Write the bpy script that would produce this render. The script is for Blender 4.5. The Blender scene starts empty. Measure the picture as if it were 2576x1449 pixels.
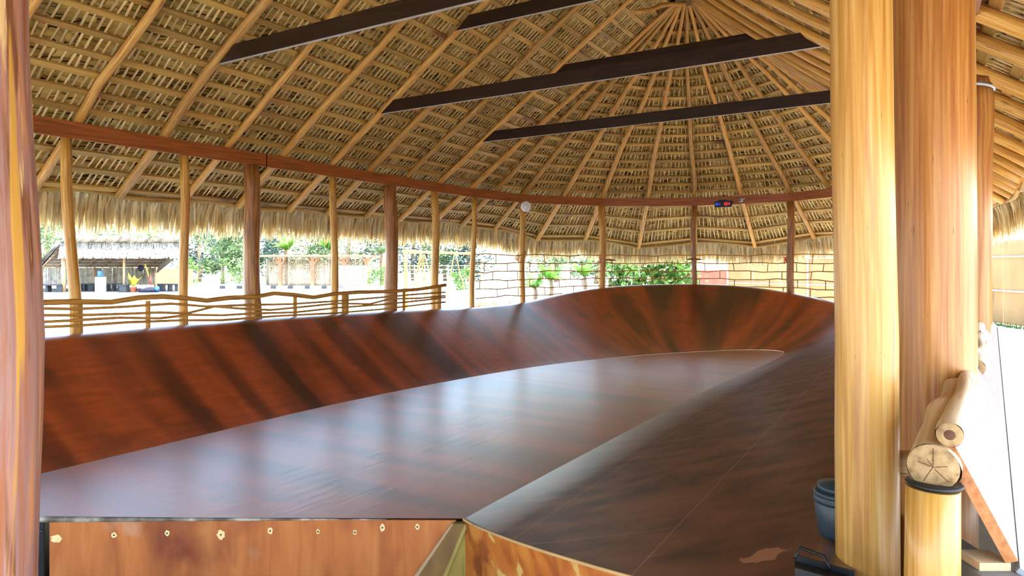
import bpy, math, random
from mathutils import Vector as V, Matrix
random.seed(7)
R=random.random
def U(a,b): return a+(b-a)*random.random()
scn=bpy.context.scene; COL=scn.collection
# ---------------- camera frame ----------------
CAM=V((4.76,-0.62,1.8)); YAW=0.546; F=1700.0; CX=1288.0; HY=663.0
FW=V((-math.sin(YAW),math.cos(YAW),0)); RT=V((math.cos(YAW),math.sin(YAW),0)); UP=V((0,0,1))
def at(px,py,f): return CAM+FW*f+RT*((px-CX)/F*f)+UP*((HY-py)/F*f)
def atz(px,f,z):
    p=CAM+FW*f+RT*((px-CX)/F*f); p.z=z; return p
cd=bpy.data.cameras.new('camera'); co=bpy.data.objects.new('camera',cd); COL.objects.link(co)
co.location=CAM; co.rotation_euler=(math.pi/2,0,YAW); cd.sensor_width=36; cd.lens=F/2576*36
cd.shift_y=-(724.5-HY)/2576; cd.clip_start=.05; cd.clip_end=500; scn.camera=co
# ---------------- materials ----------------
def srgb(r,g,b):
    f=lambda c:(c/255/12.92) if c/255<=.04045 else ((c/255+.055)/1.055)**2.4
    return (f(r),f(g),f(b),1)
MATS={}
def mat(name,cols,rough=.6,coord='uv',scale=(1,1,1),noise=4,detail=5,spots=None,bump=.15,bscale=None,spec=.4,coat=0,tint=0,trans=0,lo=.28,hi=.74,distort=0,coatr=.2):
    m=bpy.data.materials.new(name); m.use_nodes=True; nt=m.node_tree; N=nt.nodes; L=nt.links
    b=N['Principled BSDF']; b.inputs['Roughness'].default_value=rough; b.inputs['Specular IOR Level'].default_value=spec
    b.inputs['Coat Weight'].default_value=coat; b.inputs['Coat Roughness'].default_value=coatr
    tc=N.new('ShaderNodeTexCoord'); mp=N.new('ShaderNodeMapping'); mp.inputs['Scale'].default_value=scale
    L.new(tc.outputs['UV' if coord=='uv' else 'Object'],mp.inputs[0])
    nz=N.new('ShaderNodeTexNoise'); nz.inputs['Scale'].default_value=noise; nz.inputs['Detail'].default_value=detail; nz.inputs['Distortion'].default_value=distort
    L.new(mp.outputs[0],nz.inputs[0])
    cr=N.new('ShaderNodeValToRGB'); e=cr.color_ramp.elements
    n=len(cols)
    e[0].position=lo; e[0].color=srgb(*cols[0]); e[1].position=hi; e[1].color=srgb(*cols[-1])
    for i in range(1,n-1):
        x=e.new(lo+(hi-lo)*i/(n-1)); x.color=srgb(*cols[i])
    L.new(nz.outputs['Fac'],cr.inputs[0]); out=cr.outputs[0]
    def mix(a,bc,fac,mode='MIX'):
        mx=N.new('ShaderNodeMix'); mx.data_type='RGBA'; mx.blend_type=mode
        L.new(a,mx.inputs[6])
        if isinstance(bc,tuple): mx.inputs[7].default_value=bc
        else: L.new(bc,mx.inputs[7])
        if isinstance(fac,float): mx.inputs[0].default_value=fac
        else: L.new(fac,mx.inputs[0])
        return mx.outputs[2]
    if spots:
        for (c,sc,stretch,th,w) in spots:
            mp2=N.new('ShaderNodeMapping'); mp2.inputs['Scale'].default_value=stretch; L.new(tc.outputs['UV' if coord=='uv' else 'Object'],mp2.inputs[0])
            n2=N.new('ShaderNodeTexNoise'); n2.inputs['Scale'].default_value=sc; n2.inputs['Detail'].default_value=6; L.new(mp2.outputs[0],n2.inputs[0])
            mr=N.new('ShaderNodeMapRange'); mr.inputs[1].default_value=th; mr.inputs[2].default_value=th+w; L.new(n2.outputs['Fac'],mr.inputs[0])
            out=mix(out,srgb(*c),mr.outputs[0])
    if tint:
        at_=N.new('ShaderNodeAttribute'); at_.attribute_name='tint'
        mr=N.new('ShaderNodeMapRange'); mr.inputs[3].default_value=1-tint; mr.inputs[4].default_value=1+tint*.35; L.new(at_.outputs['Fac'],mr.inputs[0])
        cb=N.new('ShaderNodeCombineColor'); 
        for k in range(3): L.new(mr.outputs[0],cb.inputs[k])
        out=mix(out,cb.outputs[0],1.0,'MULTIPLY')
    L.new(out,b.inputs['Base Color'])
    if bump:
        bp=N.new('ShaderNodeBump'); bp.inputs['Strength'].default_value=bump; bp.inputs['Distance'].default_value=.01
        if bscale:
            n3=N.new('ShaderNodeTexNoise'); n3.inputs['Scale'].default_value=bscale; L.new(mp.outputs[0],n3.inputs[0]); L.new(n3.outputs['Fac'],bp.inputs['Height'])
        else: L.new(nz.outputs['Fac'],bp.inputs['Height'])
        L.new(bp.outputs[0],b.inputs['Normal'])
    if trans:
        tr=N.new('ShaderNodeBsdfTranslucent'); L.new(out,tr.inputs[0]); ms=N.new('ShaderNodeMixShader'); ms.inputs[0].default_value=trans
        L.new(b.outputs[0],ms.inputs[1]); L.new(tr.outputs[0],ms.inputs[2]); L.new(ms.outputs[0],N['Material Output'].inputs[0])
    MATS[name]=m; return m
st=(1.2,.5,1)
mat('pole_gold',[(152,102,36),(196,144,62),(222,178,98)],.45,scale=(4,.45,1),noise=3,spots=[((88,44,18),5,(4,.8,1),.63,.08),((190,96,30),2,(3,.5,1),.58,.12)],coat=.25,distort=.6)
mat('pole_red',[(104,60,28),(150,96,46),(188,132,70)],.45,scale=(4,.45,1),noise=3,spots=[((60,26,12),3,(4,.5,1),.58,.1),((205,150,90),3,(5,.6,1),.63,.06)],coat=.3,distort=.6)
mat('pole_big',[(150,98,34),(176,128,58),(190,154,94)],.4,scale=(5,.35,1),noise=3,spots=[((143,84,38),2.2,(3,.35,1),.57,.14),((57,28,11),9,(6,1.5,1),.7,.05)],coat=.3,distort=.5)
mat('pole_amber',[(128,70,22),(162,104,44),(182,132,72)],.4,scale=(5,.35,1),noise=3,spots=[((133,66,30),2,(3,.3,1),.56,.14),((68,30,11),8,(6,1.2,1),.68,.06)],coat=.3,distort=.5)
mat('pole_bark',[(140,76,32),(134,98,92),(186,116,52)],.6,scale=(2.5,.3,1),noise=3,spots=[((103,58,25),2.5,(3,.4,1),.55,.08),((191,155,105),1.7,(2.2,.5,1),.58,.03),((172,125,48),1.6,(3,.25,1),.62,.04)],bump=.5,distort=.8)
mat('rafter',[(172,112,42),(212,156,72),(232,186,108)],.5,scale=(6,.6,1),noise=3,spots=[((92,48,22),4,(4,.7,1),.62,.1)],tint=.35,coat=.1,distort=.5)
mat('purlin',[(160,120,50),(194,156,78),(184,116,50)],.6,scale=(6,.5,1),noise=2,tint=.35,spots=[((120,70,34),1.2,(1,.5,1),.6,.1)])
mat('leaf',[(176,140,60),(210,176,96),(232,204,130)],.7,coord='obj',scale=(1,1,1),noise=2.5,tint=.35,bump=0,trans=.1,spec=.2)
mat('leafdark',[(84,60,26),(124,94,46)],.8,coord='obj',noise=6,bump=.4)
mat('stem',[(214,176,112),(240,212,154)],.6,coord='obj',noise=5,tint=.4,bump=0)
mat('fringe',[(236,206,142),(248,230,178),(254,244,210)],.7,coord='obj',noise=3,tint=.42,bump=0,trans=.35,spec=.2)
mat('beam_red',[(120,60,20),(152,82,30),(172,98,42)],.45,scale=(8,.4,1),noise=3,coat=.2,distort=.5)
mat('beam_black',[(24,14,10),(40,24,16),(58,36,24)],.35,scale=(10,.5,1),noise=3,coat=.3,distort=.4)
mat('beam_edge',[(150,140,130),(176,166,152)],.6,scale=(4,1,1),noise=3)
mat('pale_wood',[(156,120,80),(177,148,112),(188,164,131)],.6,scale=(5,.6,1),noise=3,spots=[((128,86,52),4,(3,.8,1),.62,.1)],distort=.5)
mat('endgrain',[(91,66,42),(148,118,79),(162,133,94)],.8,coord='obj',noise=30,bump=.4)
mat('endgrain_dark',[(70,40,24),(90,56,34)],.8,coord='obj',noise=40)
mat('stick',[(150,104,46),(200,148,74),(220,176,104)],.6,scale=(4,.8,1),noise=3,tint=.3)
mat('ply_orange',[(153,80,32),(178,101,44),(192,120,61)],.4,coord='obj',scale=(5,5,.7),noise=1.6,spots=[((188,144,115),1.3,(1,1,1),.62,.12),((115,48,17),1.1,(1,1,.8),.56,.15)],coat=.25,distort=.6)
mat('ply_stain',[(140,64,16),(176,96,30),(190,124,52)],.4,coord='obj',scale=(2,2,3),noise=1.5,spots=[((196,156,84),3,(1,1,1.6),.6,.04),((116,48,14),2.2,(1,1,1),.56,.1)],coat=.25,distort=1)
mat('ply_light',[(172,134,84),(192,154,102)],.6,coord='obj',scale=(1.5,1.5,.6),noise=1.6,spots=[((81,74,65),1.6,(1,1,.4),.64,.1)])
mat('ply_pink',[(121,96,86),(133,112,102),(127,100,88)],.55,coord='obj',scale=(6,1,6),noise=1.4,distort=.8)
mat('board_brown',[(104,76,36),(140,104,52)],.55,coord='obj',scale=(4,4,2),noise=2,distort=.5)
mat('board_olive',[(132,112,40),(160,136,60)],.55,coord='obj',scale=(4,4,2),noise=2,distort=.5)
mat('ply_edge',[(140,76,35),(164,110,67),(120,64,30)],.6,coord='obj',scale=(8,1,8),noise=3)
mat('lip',[(84,72,60),(128,116,100),(190,184,172)],.5,coord='obj',noise=5,lo=.4,hi=.72)
mat('putty',[(220,186,120),(236,208,150)],.6,coord='obj',noise=20,bump=.3)
mat('black',[(14,13,13),(26,24,24)],.5,coord='obj',noise=9)
mat('darkred',[(52,18,10),(78,30,16)],.5,coord='obj',scale=(2,2,.5),noise=4)
mat('concrete',[(93,90,84),(114,111,104)],.85,coord='obj',noise=6)
mat('white_tarp',[(121,128,138),(138,143,149)],.4,coord='obj',scale=(1,6,1),noise=2,distort=.5)
mat('steel',[(150,152,156),(190,192,196)],.35,coord='obj',noise=8)
mat('white',[(224,224,222),(240,240,238)],.45,coord='obj',noise=5,bump=0)
mat('sand',[(195,190,178),(220,216,207)],.9,coord='obj',noise=1.2,bscale=30)
mat('grass',[(66,110,40),(120,160,70)],.8,coord='obj',noise=8,tint=.4)
mat('greythatch',[(144,135,122),(177,169,154),(194,187,177)],.8,coord='obj',noise=4,tint=.45,bump=0)
mat('bamboo',[(157,141,112),(178,163,137)],.6,scale=(3,1,1),noise=3,tint=.45)
mat('hut_wood',[(141,96,68),(162,120,91)],.6,coord='obj',noise=4)
mat('blackpaint',[(34,38,44),(52,56,62)],.5,coord='obj',noise=4)
mat('bluejug',[(60,110,150),(90,140,176)],.2,coord='obj',noise=4,trans=.3)
mat('terracotta',[(196,110,84),(214,132,104)],.6,coord='obj',noise=5)
mat('yellowleaf',[(160,160,50),(206,200,90)],.5,coord='obj',noise=4,tint=.3,trans=.3)
mat('greenleaf',[(51,93,34),(93,136,51),(127,161,76)],.5,coord='obj',noise=1.5,tint=.5,trans=.3)
mat('foliage',[(66,93,55),(108,135,82),(144,165,113)],.6,coord='obj',noise=.8,tint=.6,trans=.25)
mat('foliage_dark',[(48,70,62),(84,108,96)],.6,coord='obj',noise=.8,tint=.6,trans=.2)
mat('bananaleaf',[(65,122,41),(106,155,57),(139,175,90)],.45,coord='obj',noise=2,tint=.3,trans=.4)
mat('trunk',[(110,90,70),(150,128,104)],.8,coord='obj',scale=(1,1,3),noise=6)
mat('redplastic',[(206,44,40),(226,70,60)],.4,coord='obj',noise=4)
mat('yellowplastic',[(226,196,40),(240,212,70)],.4,coord='obj',noise=4)
mat('navy',[(26,28,44),(40,44,62)],.8,coord='obj',noise=8,bump=.5)
mat('bluecloth',[(40,90,160),(60,116,186)],.8,coord='obj',noise=8)
mat('pinkcloth',[(220,120,130),(236,150,156)],.8,coord='obj',noise=8)
mat('coral',[(164,67,52),(180,89,72)],.7,coord='obj',noise=3)
mat('orangewall',[(144,105,74),(156,123,93)],.8,coord='obj',noise=3)
mat('bucket',[(30,42,52),(40,54,66)],.4,coord='obj',noise=4)
mat('stone',[(170,160,146),(200,190,176)],.9,coord='obj',noise=4)
def emis(name,c,s):
    m=bpy.data.materials.new(name); m.use_nodes=True; b=m.node_tree.nodes['Principled BSDF']
    b.inputs['Base Color'].default_value=c; b.inputs['Emission Color'].default_value=c; b.inputs['Emission Strength'].default_value=s
    # faint procedural unevenness of the segments
    MATS[name]=m
emis('led_blue',(.02,.06,1,1),1.0); emis('led_red',(1,.02,.04,1),.8)
# bowl plywood: UV.x runs along the rim (metres), UV.y across the sheet
def bowlmat():
    m=bpy.data.materials.new('bowl_ply'); m.use_nodes=True; nt=m.node_tree; N=nt.nodes; L=nt.links; b=N['Principled BSDF']
    tc=N.new('ShaderNodeTexCoord')
    def nz(scale,stretch,det=5,src='UV',dist=.3):
        mp=N.new('ShaderNodeMapping'); mp.inputs['Scale'].default_value=stretch; L.new(tc.outputs[src],mp.inputs[0])
        n=N.new('ShaderNodeTexNoise'); n.inputs['Scale'].default_value=scale; n.inputs['Detail'].default_value=det; n.inputs['Distortion'].default_value=dist; L.new(mp.outputs[0],n.inputs[0]); return n.outputs['Fac']
    def ramp(fac,els):
        cr=N.new('ShaderNodeValToRGB'); e=cr.color_ramp.elements
        e[0].position=els[0][0]; e[0].color=els[0][1]; e[1].position=els[-1][0]; e[1].color=els[-1][1]
        for p,c in els[1:-1]: x=e.new(p); x.color=c
        L.new(fac,cr.inputs[0]); return cr.outputs[0]
    def mx(a,c,f,mode='MIX'):
        q=N.new('ShaderNodeMix'); q.data_type='RGBA'; q.blend_type=mode; L.new(a,q.inputs[6])
        if isinstance(c,tuple): q.inputs[7].default_value=c
        else: L.new(c,q.inputs[7])
        if isinstance(f,float): q.inputs[0].default_value=f
        else: L.new(f,q.inputs[0])
        return q.outputs[2]
    base=ramp(nz(1.0,(1.1,.10,1),3),[(.36,srgb(70,28,14)),(.46,srgb(132,52,22)),(.56,srgb(172,74,30)),(.66,srgb(110,42,20))])
    fine=nz(5,(.35,2.2,1),8,'UV',.2)
    c=mx(base,ramp(fine,[(.3,(.62,.58,.56,1)),(.7,(1.15,1.15,1.15,1))]),.8,'MULTIPLY')
    blot=nz(1.5,(1,1,1),8,'Object')
    mr=N.new('ShaderNodeMapRange'); mr.inputs[1].default_value=.58; mr.inputs[2].default_value=.72; mr.inputs[4].default_value=.6; L.new(blot,mr.inputs[0])
    c=mx(c,srgb(52,26,16),mr.outputs[0])
    # right hand bank: darker, browner sheets (vertex attribute 'bank')
    at_=N.new('ShaderNodeAttribute'); at_.attribute_name='bank'
    brown=ramp(nz(2.2,(1,1.6,1),8,'Object'),[(.35,srgb(66,36,22)),(.65,srgb(106,62,38))])
    c=mx(c,brown,at_.outputs['Fac'])
    # sheet joints
    br=N.new('ShaderNodeTexBrick'); br.inputs['Scale'].default_value=1; br.inputs['Mortar Size'].default_value=.006; br.inputs['Brick Width'].default_value=2.44; br.inputs['Row Height'].default_value=1.22
    br.inputs['Color1'].default_value=(0,0,0,1); br.inputs['Color2'].default_value=(0,0,0,1); br.inputs['Mortar'].default_value=(1,1,1,1)
    mpb=N.new('ShaderNodeMapping'); mpb.inputs['Rotation'].default_value=(0,0,1.57); mpb.inputs['Location'].default_value=(.4,.15,0); L.new(tc.outputs['Object'],mpb.inputs[0]); L.new(mpb.outputs[0],br.inputs[0])
    jm=N.new('ShaderNodeMath'); jm.operation='MULTIPLY'; L.new(br.outputs['Color'],jm.inputs[0]); L.new(at_.outputs['Fac'],jm.inputs[1])
    jm2=N.new('ShaderNodeMath'); jm2.operation='MULTIPLY'; jm2.inputs[1].default_value=.45; L.new(jm.outputs[0],jm2.inputs[0])
    c=mx(c,srgb(150,110,92),jm2.outputs[0])
    # scuffs
    sc=nz(7,(.5,3,1),2,'Object',.1); mr2=N.new('ShaderNodeMapRange'); mr2.inputs[1].default_value=.73; mr2.inputs[2].default_value=.78; mr2.inputs[4].default_value=.5; L.new(sc,mr2.inputs[0])
    c=mx(c,srgb(150,112,88),mr2.outputs[0])
    # worn star-shaped patch on the right bank
    P=WORN
    vd=N.new('ShaderNodeVectorMath'); vd.operation='SUBTRACT'; L.new(tc.outputs['Object'],vd.inputs[0]); vd.inputs[1].default_value=P
    ln=N.new('ShaderNodeVectorMath'); ln.operation='LENGTH'; L.new(vd.outputs[0],ln.inputs[0])
    nn=nz(9,(1,1,1),6,'Object',0); ad=N.new('ShaderNodeMath'); ad.operation='MULTIPLY_ADD'; ad.inputs[1].default_value=.34; L.new(nn,ad.inputs[0]); L.new(ln.outputs['Value'],ad.inputs[2])
    lt=N.new('ShaderNodeMath'); lt.operation='LESS_THAN'; lt.inputs[1].default_value=.245; L.new(ad.outputs[0],lt.inputs[0])
    c=mx(c,srgb(146,98,70),lt.outputs[0])
    L.new(c,b.inputs['Base Color'])
    rr=N.new('ShaderNodeMapRange'); rr.inputs[3].default_value=.26; rr.inputs[4].default_value=.4; L.new(fine,rr.inputs[0]); ra=N.new('ShaderNodeMath'); ra.operation='MULTIPLY_ADD'; ra.inputs[1].default_value=.3; L.new(at_.outputs['Fac'],ra.inputs[0]); L.new(rr.outputs[0],ra.inputs[2]); L.new(ra.outputs[0],b.inputs['Roughness'])
    b.inputs['Specular IOR Level'].default_value=.8; cw=N.new('ShaderNodeMapRange'); cw.inputs[3].default_value=.1; cw.inputs[4].default_value=1.0; fa=N.new('ShaderNodeAttribute'); fa.attribute_name='polish'; L.new(fa.outputs['Fac'],cw.inputs[0]); L.new(cw.outputs[0],b.inputs['Coat Weight'])
    sw=N.new('ShaderNodeMapRange'); sw.inputs[3].default_value=.5; sw.inputs[4].default_value=.15; L.new(at_.outputs['Fac'],sw.inputs[0]); L.new(sw.outputs[0],b.inputs['Specular IOR Level'])
    b.inputs['Coat IOR'].default_value=2.6; b.inputs['Coat Roughness'].default_value=.33
    bp=N.new('ShaderNodeBump'); bp.inputs['Strength'].default_value=.22; bp.inputs['Distance'].default_value=.01; L.new(fine,bp.inputs['Height']); L.new(bp.outputs[0],b.inputs['Normal']); L.new(bp.outputs[0],b.inputs['Coat Normal'])
    MATS['bowl']=m
# ---------------- mesh builder ----------------
class MB:
    def __init__(s): s.v=[];s.f=[];s.uv=[];s.t=[];s.sm=[];s.mi=[]
    def face(s,pts,uv=None,t=.5,smooth=False,mi=0):
        i=len(s.v); s.v+= [tuple(p) for p in pts]; s.f.append(tuple(range(i,i+len(pts))))
        s.uv+= uv if uv else [(0,0)]*len(pts); s.t+=[t]*len(pts); s.sm.append(smooth); s.mi.append(mi)
    def idx(s,base,f,uv,t=.5,smooth=True,mi=0):
        s.f.append(tuple(base+k for k in f)); s.uv+=uv; s.t+=[t]*len(f); s.sm.append(smooth); s.mi.append(mi)
    def tube(s,pts,rad,n=8,t=.5,caps=True,capmi=0,u0=None,irr=0):
        pts=[V(p) for p in pts]; m=len(pts)
        if not isinstance(rad,(list,tuple)): rad=[rad]*m
        base=len(s.v); a=(pts[1]-pts[0]).normalized()
        ref=V((0,0,1)) if abs(a.z)<.9 else V((1,0,0)); x=a.cross(ref).normalized()
        L=[0]
        for i in range(1,m): L.append(L[-1]+(pts[i]-pts[i-1]).length)
        o=u0 if u0 is not None else R()*40
        ph=R()*6
        for i in range(m):
            d=(pts[min(i+1,m-1)]-pts[max(i-1,0)]).normalized(); x=(x-d*x.dot(d)).normalized(); y=d.cross(x)
            for k in range(n):
                an=2*math.pi*k/n; rr=rad[i]*(1+irr*math.sin(3*an+ph+L[i]*2.3)+irr*.7*math.sin(2*an-L[i]*4+ph*2))
                s.v.append(tuple(pts[i]+x*math.cos(an)*rr+y*math.sin(an)*rr))
        C=2*math.pi*rad[0]*3
        for i in range(m-1):
            for k in range(n):
                k2=(k+1)%n
                uv=[(o+C*k/n,o+L[i]),(o+C*(k+1)/n,o+L[i]),(o+C*(k+1)/n,o+L[i+1]),(o+C*k/n,o+L[i+1])]
                s.idx(base,(i*n+k,i*n+k2,(i+1)*n+k2,(i+1)*n+k),uv,t)
        if caps:
            s.idx(base,tuple(range(n-1,-1,-1)),[(o+math.cos(k),o+math.sin(k)) for k in range(n)],t,False,capmi)
            s.idx(base,tuple((m-1)*n+k for k in range(n)),[(o+math.cos(k),o) for k in range(n)],t,False,capmi)
        return s
    def box(s,o,x,y,z,t=.5,mi=0,uo=None):
        # o centre, x y z full edge vectors
        o,x,y,z=V(o),V(x),V(y),V(z); q=R()*30 if uo is None else uo
        c=[o+x*a+y*b+z*c_ for c_ in(-.5,.5) for b in(-.5,.5) for a in(-.5,.5)]
        base=len(s.v); s.v+=[tuple(p) for p in c]
        Ls=[x.length,y.length,z.length]
        for f,(i,j) in (((0,2,3,1),(1,0)),((4,5,7,6),(0,1)),((0,1,5,4),(0,2)),((2,6,7,3),(2,0)),((0,4,6,2),(2,1)),((1,3,7,5),(1,2))):
            a,b=Ls[i],Ls[j]
            if a<=b: uv=[(q,q),(q+a,q),(q+a,q+b),(q,q+b)]
            else: uv=[(q,q),(q,q+a),(q+b,q+a),(q+b,q)]
            # put long edge on v
            e01=(V(c[f[1]])-V(c[f[0]])).length; e12=(V(c[f[2]])-V(c[f[1]])).length
            uv=[(q,q),(q+e01,q),(q+e01,q+e12),(q,q+e12)] if e12>=e01 else [(q,q),(q,q+e01),(q+e12,q+e01),(q+e12,q)]
            s.idx(base,f,uv,t,False,mi)
        return s
    def bar(s,a,b,w,h,up=(0,0,1),t=.5,mi=0):
        a,b=V(a),V(b); d=b-a; u=V(up); u=(u-d*(u.dot(d)/d.length_squared)).normalized(); sd=d.normalized().cross(u)
        return s.box((a+b)/2,d,sd*w,u*h,t,mi)
    def lathe(s,prof,o,n=20,t=.5,mi=0,ax=None):
        o=V(o); Z=V(ax).normalized() if ax else UP; X=Z.orthogonal().normalized(); Y=Z.cross(X)
        base=len(s.v)
        for (r,z) in prof:
            for k in range(n):
                an=2*math.pi*k/n; s.v.append(tuple(o+X*r*math.cos(an)+Y*r*math.sin(an)+Z*z))
        for i in range(len(prof)-1):
            for k in range(n):
                k2=(k+1)%n; s.idx(base,(i*n+k,i*n+k2,(i+1)*n+k2,(i+1)*n+k),[(k/n,prof[i][1]),((k+1)/n,prof[i][1]),((k+1)/n,prof[i+1][1]),(k/n,prof[i+1][1])],t,True,mi)
        return s
    def build(s,name,mats,parent=None,**kw):
        me=bpy.data.meshes.new(name); me.from_pydata(s.v,[],s.f)
        uvl=me.uv_layers.new(name='UVMap'); uvl.data.foreach_set('uv',[c for p in s.uv for c in p])
        a=me.attributes.new('tint','FLOAT','CORNER'); a.data.foreach_set('value',s.t)
        me.polygons.foreach_set('use_smooth',s.sm)
        if isinstance(mats,str): mats=[mats]
        for m in mats: me.materials.append(MATS[m])
        me.polygons.foreach_set('material_index',s.mi); me.update()
        o=bpy.data.objects.new(name,me); COL.objects.link(o)
        if parent: o.parent=parent
        for k,v_ in kw.items(): o[k]=v_
        return o
ORIG={}
def thing(name,label,cat,loc=(0,0,0),group=None):
    o=bpy.data.objects.new(name,None); COL.objects.link(o); o.location=loc; o['label']=label; o['category']=cat; o.empty_display_size=.1
    if group: o['group']=group
    ORIG[o.name]=V(loc); return o
def part(mb,name,mats,t,**kw):
    # mesh built in world coordinates, child of an Empty at its base
    off=V((0,0,0)); p=t
    while p: off+=p.location; p=p.parent
    mb.v=[tuple(V(q)-off) for q in mb.v]
    return mb.build(name,mats,t,**kw)
def solo(mb,name,mats,label,cat,loc=None,group=None,**kw):
    if loc is not None: mb.v=[tuple(V(q)-V(loc)) for q in mb.v]
    o=mb.build(name,mats,None,label=label,category=cat,**kw)
    if loc is not None: o.location=loc
    if group: o['group']=group
    return o
def struct(mb,name,mats,parent=None):
    o=mb.build(name,mats,parent)
    if not parent: o['kind']='structure'
    return o
def wavy(a,b,n,amp,seed=None,zamp=None):
    a,b=V(a),V(b); rs=random.Random(seed if seed is not None else R()); d=(b-a).normalized(); x=d.orthogonal().normalized(); y=d.cross(x); out=[]
    p1,p2,p3,p4=[rs.random()*6.28 for _ in range(4)]
    for i in range(n+1):
        t=i/n; w=amp*(math.sin(t*5.1+p1)+.6*math.sin(t*11+p2)); w2=(zamp or amp)*(math.sin(t*6.3+p3)+.6*math.sin(t*13+p4)); k=min(1,4*t,4*(1-t))
        out.append(a.lerp(b,t)+x*w*k+y*w2*k)
    return out
# ================= roof stations =================
AP=V((0,15.1,8.16)); ZB=3.97
def vv(x,y,z): return V((x,y,z))
ST=[] # (T,B,E,sag)
def sta(T,B,over=1.45,ez=None,sag=0.0,dirn=None):
    T=V(T);B=V(B)
    d=V((B.x-T.x,B.y-T.y,0)).normalized()
    if dirn: d=V(dirn).normalized()
    sl=(T.z-B.z)/V((B.x-T.x,B.y-T.y,0)).length
    E=B+d*over; E.z=B.z-sl*over if ez is None else ez
    ST.append((T,B,E,sag))
NA=V((0,3.2,8.16))
# front-left fan, then left side, far fan, right side, front-right fan
sta(NA,(1.0,-2.6,ZB),1.3); sta(NA,(-1.2,-2.7,ZB),1.3); sta(NA,(-3.0,-1.8,ZB),1.3); sta(NA,(-4.6,-.6,ZB),1.4); sta(NA,(-5.6,.9,ZB),1.45); sta(NA,(-6,2.2,ZB),1.45)
sta((0,3.45,8.16),(-6,3.45,ZB))
LY=[4.67,6.0,7.2,8.44,9.77,10.9,12.2,13.5]
for y in LY: sta((0,y,8.16),(-6,y,ZB))
sta(AP,(-6,15.0,ZB),1.45)
FB=[(-5.95,16.1,1.45),(-5.63,17.2,1.55),(-4.83,18.35,1.95),(-4.03,19.5,1.95),(-2.77,20.2,2.3),(-1.51,20.9,2.1),(-.07,20.95,2.3),(1.36,20.9,1.95),(2.5,20.25,1.9),(3.6,19.4,1.7),(4.2,18.3,1.5),(4.6,17.1,1.35)]
for x,y,o in FB: sta(AP,(x,y,ZB),o)
for (ty,by) in ((15.1,15.9),(15.1,14.9),(15.1,14.0),(15.0,13.2),(14.8,12.4),(14.2,11.7),(13.2,10.9),(12.2,10.1),(11.2,9.1),(10.2,8.2),(9.2,7.4),(8.2,6.4),(7.2,5.7),(6.2,4.9),(5.2,4.1)):
    sta((0,ty,8.16),(4.85+.01*min(15,by),by,ZB-.1),1.2,3.02,.2)
sta(NA,(4.75,3.1,ZB-.05),1.2,3.05,.15); sta(NA,(4.6,1.6,ZB),1.2,3.1,.1); sta(NA,(4.2,.2,ZB),1.3,3.2); sta(NA,(3.3,-1.2,ZB),1.3); sta(NA,(2.2,-2.2,ZB),1.3)
NS=len(ST)
def P(k,t,off=0):
    T,B,E,s=ST[k%NS]
    if t>=0:
        p=B.lerp(T,t); p.z-=s*4*t*(1-t)
    else: p=B.lerp(E,-t)
    return p
def NRM(k):
    T,B,E,s=ST[k%NS]; d=(T-B).normalized(); T2,B2,_,_=ST[(k+1)%NS]; T1,B1,_,_=ST[(k-1)%NS]
    side=(B2-B1).normalized(); n=d.cross(side).normalized()
    return n if n.z>0 else -n
NR=[NRM(k) for k in range(NS)]
def PO(k,t,off): return P(k,t)+NR[k%NS]*off
roof=thing('thatched_roof','great palm-thatched roof on gold peeled rafters, fanning around the far rounded end','roof',(0,9,8))
# rafters
vis_raft=[k for k in range(NS)]
for k in vis_raft:
    T,B,E,s=ST[k]; pts=[];rad=[]
    amp=.045; ph=R()*6; ph2=R()*6
    bs=(B-T).cross(UP).normalized()
    r0=U(.062,.078)
    if T==AP or T==NA: r1=.04
    else: r1=.05
    tend=.985 if T==AP else 1.0
    for i in range(15):
        t=-.97+(.97)*i/4 if i<=4 else (i-4)/10*tend
        p=PO(k,t,0)
        w=amp*(math.sin(max(t,0)*6+ph)+.5*math.sin(max(t,0)*13+ph2))*(1 if t>0 else .2)*min(1,3*(1-t))
        pts.append(p+bs*w); rad.append(r0+(r1-r0)*max(0,t))
    m=MB().tube(pts,rad,9,t=U(.1,1),irr=.05)
    part(m,'rafter',['rafter'],roof)
# purlins: one ring per row
dt=.0487
rows=[-.93,-.69,-.46,-.23]+[.013+dt*i for i in range(20)]
purl=[]
for ri,t in enumerate(rows):
    m=MB()
    for k in range(NS):
        a=PO(k,t,.09); b=PO(k+1,t,.09)
        if (a-b).length<.12: continue
        d=(b-a); 
        ca,cb=a-d*.02,b+d*.02
        m.bar(ca,cb,U(.085,.11),.04,up=NR[k],t=R())
    purl.append(m)
for m in purl: part(m,'purlin',['purlin'],roof)
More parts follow.
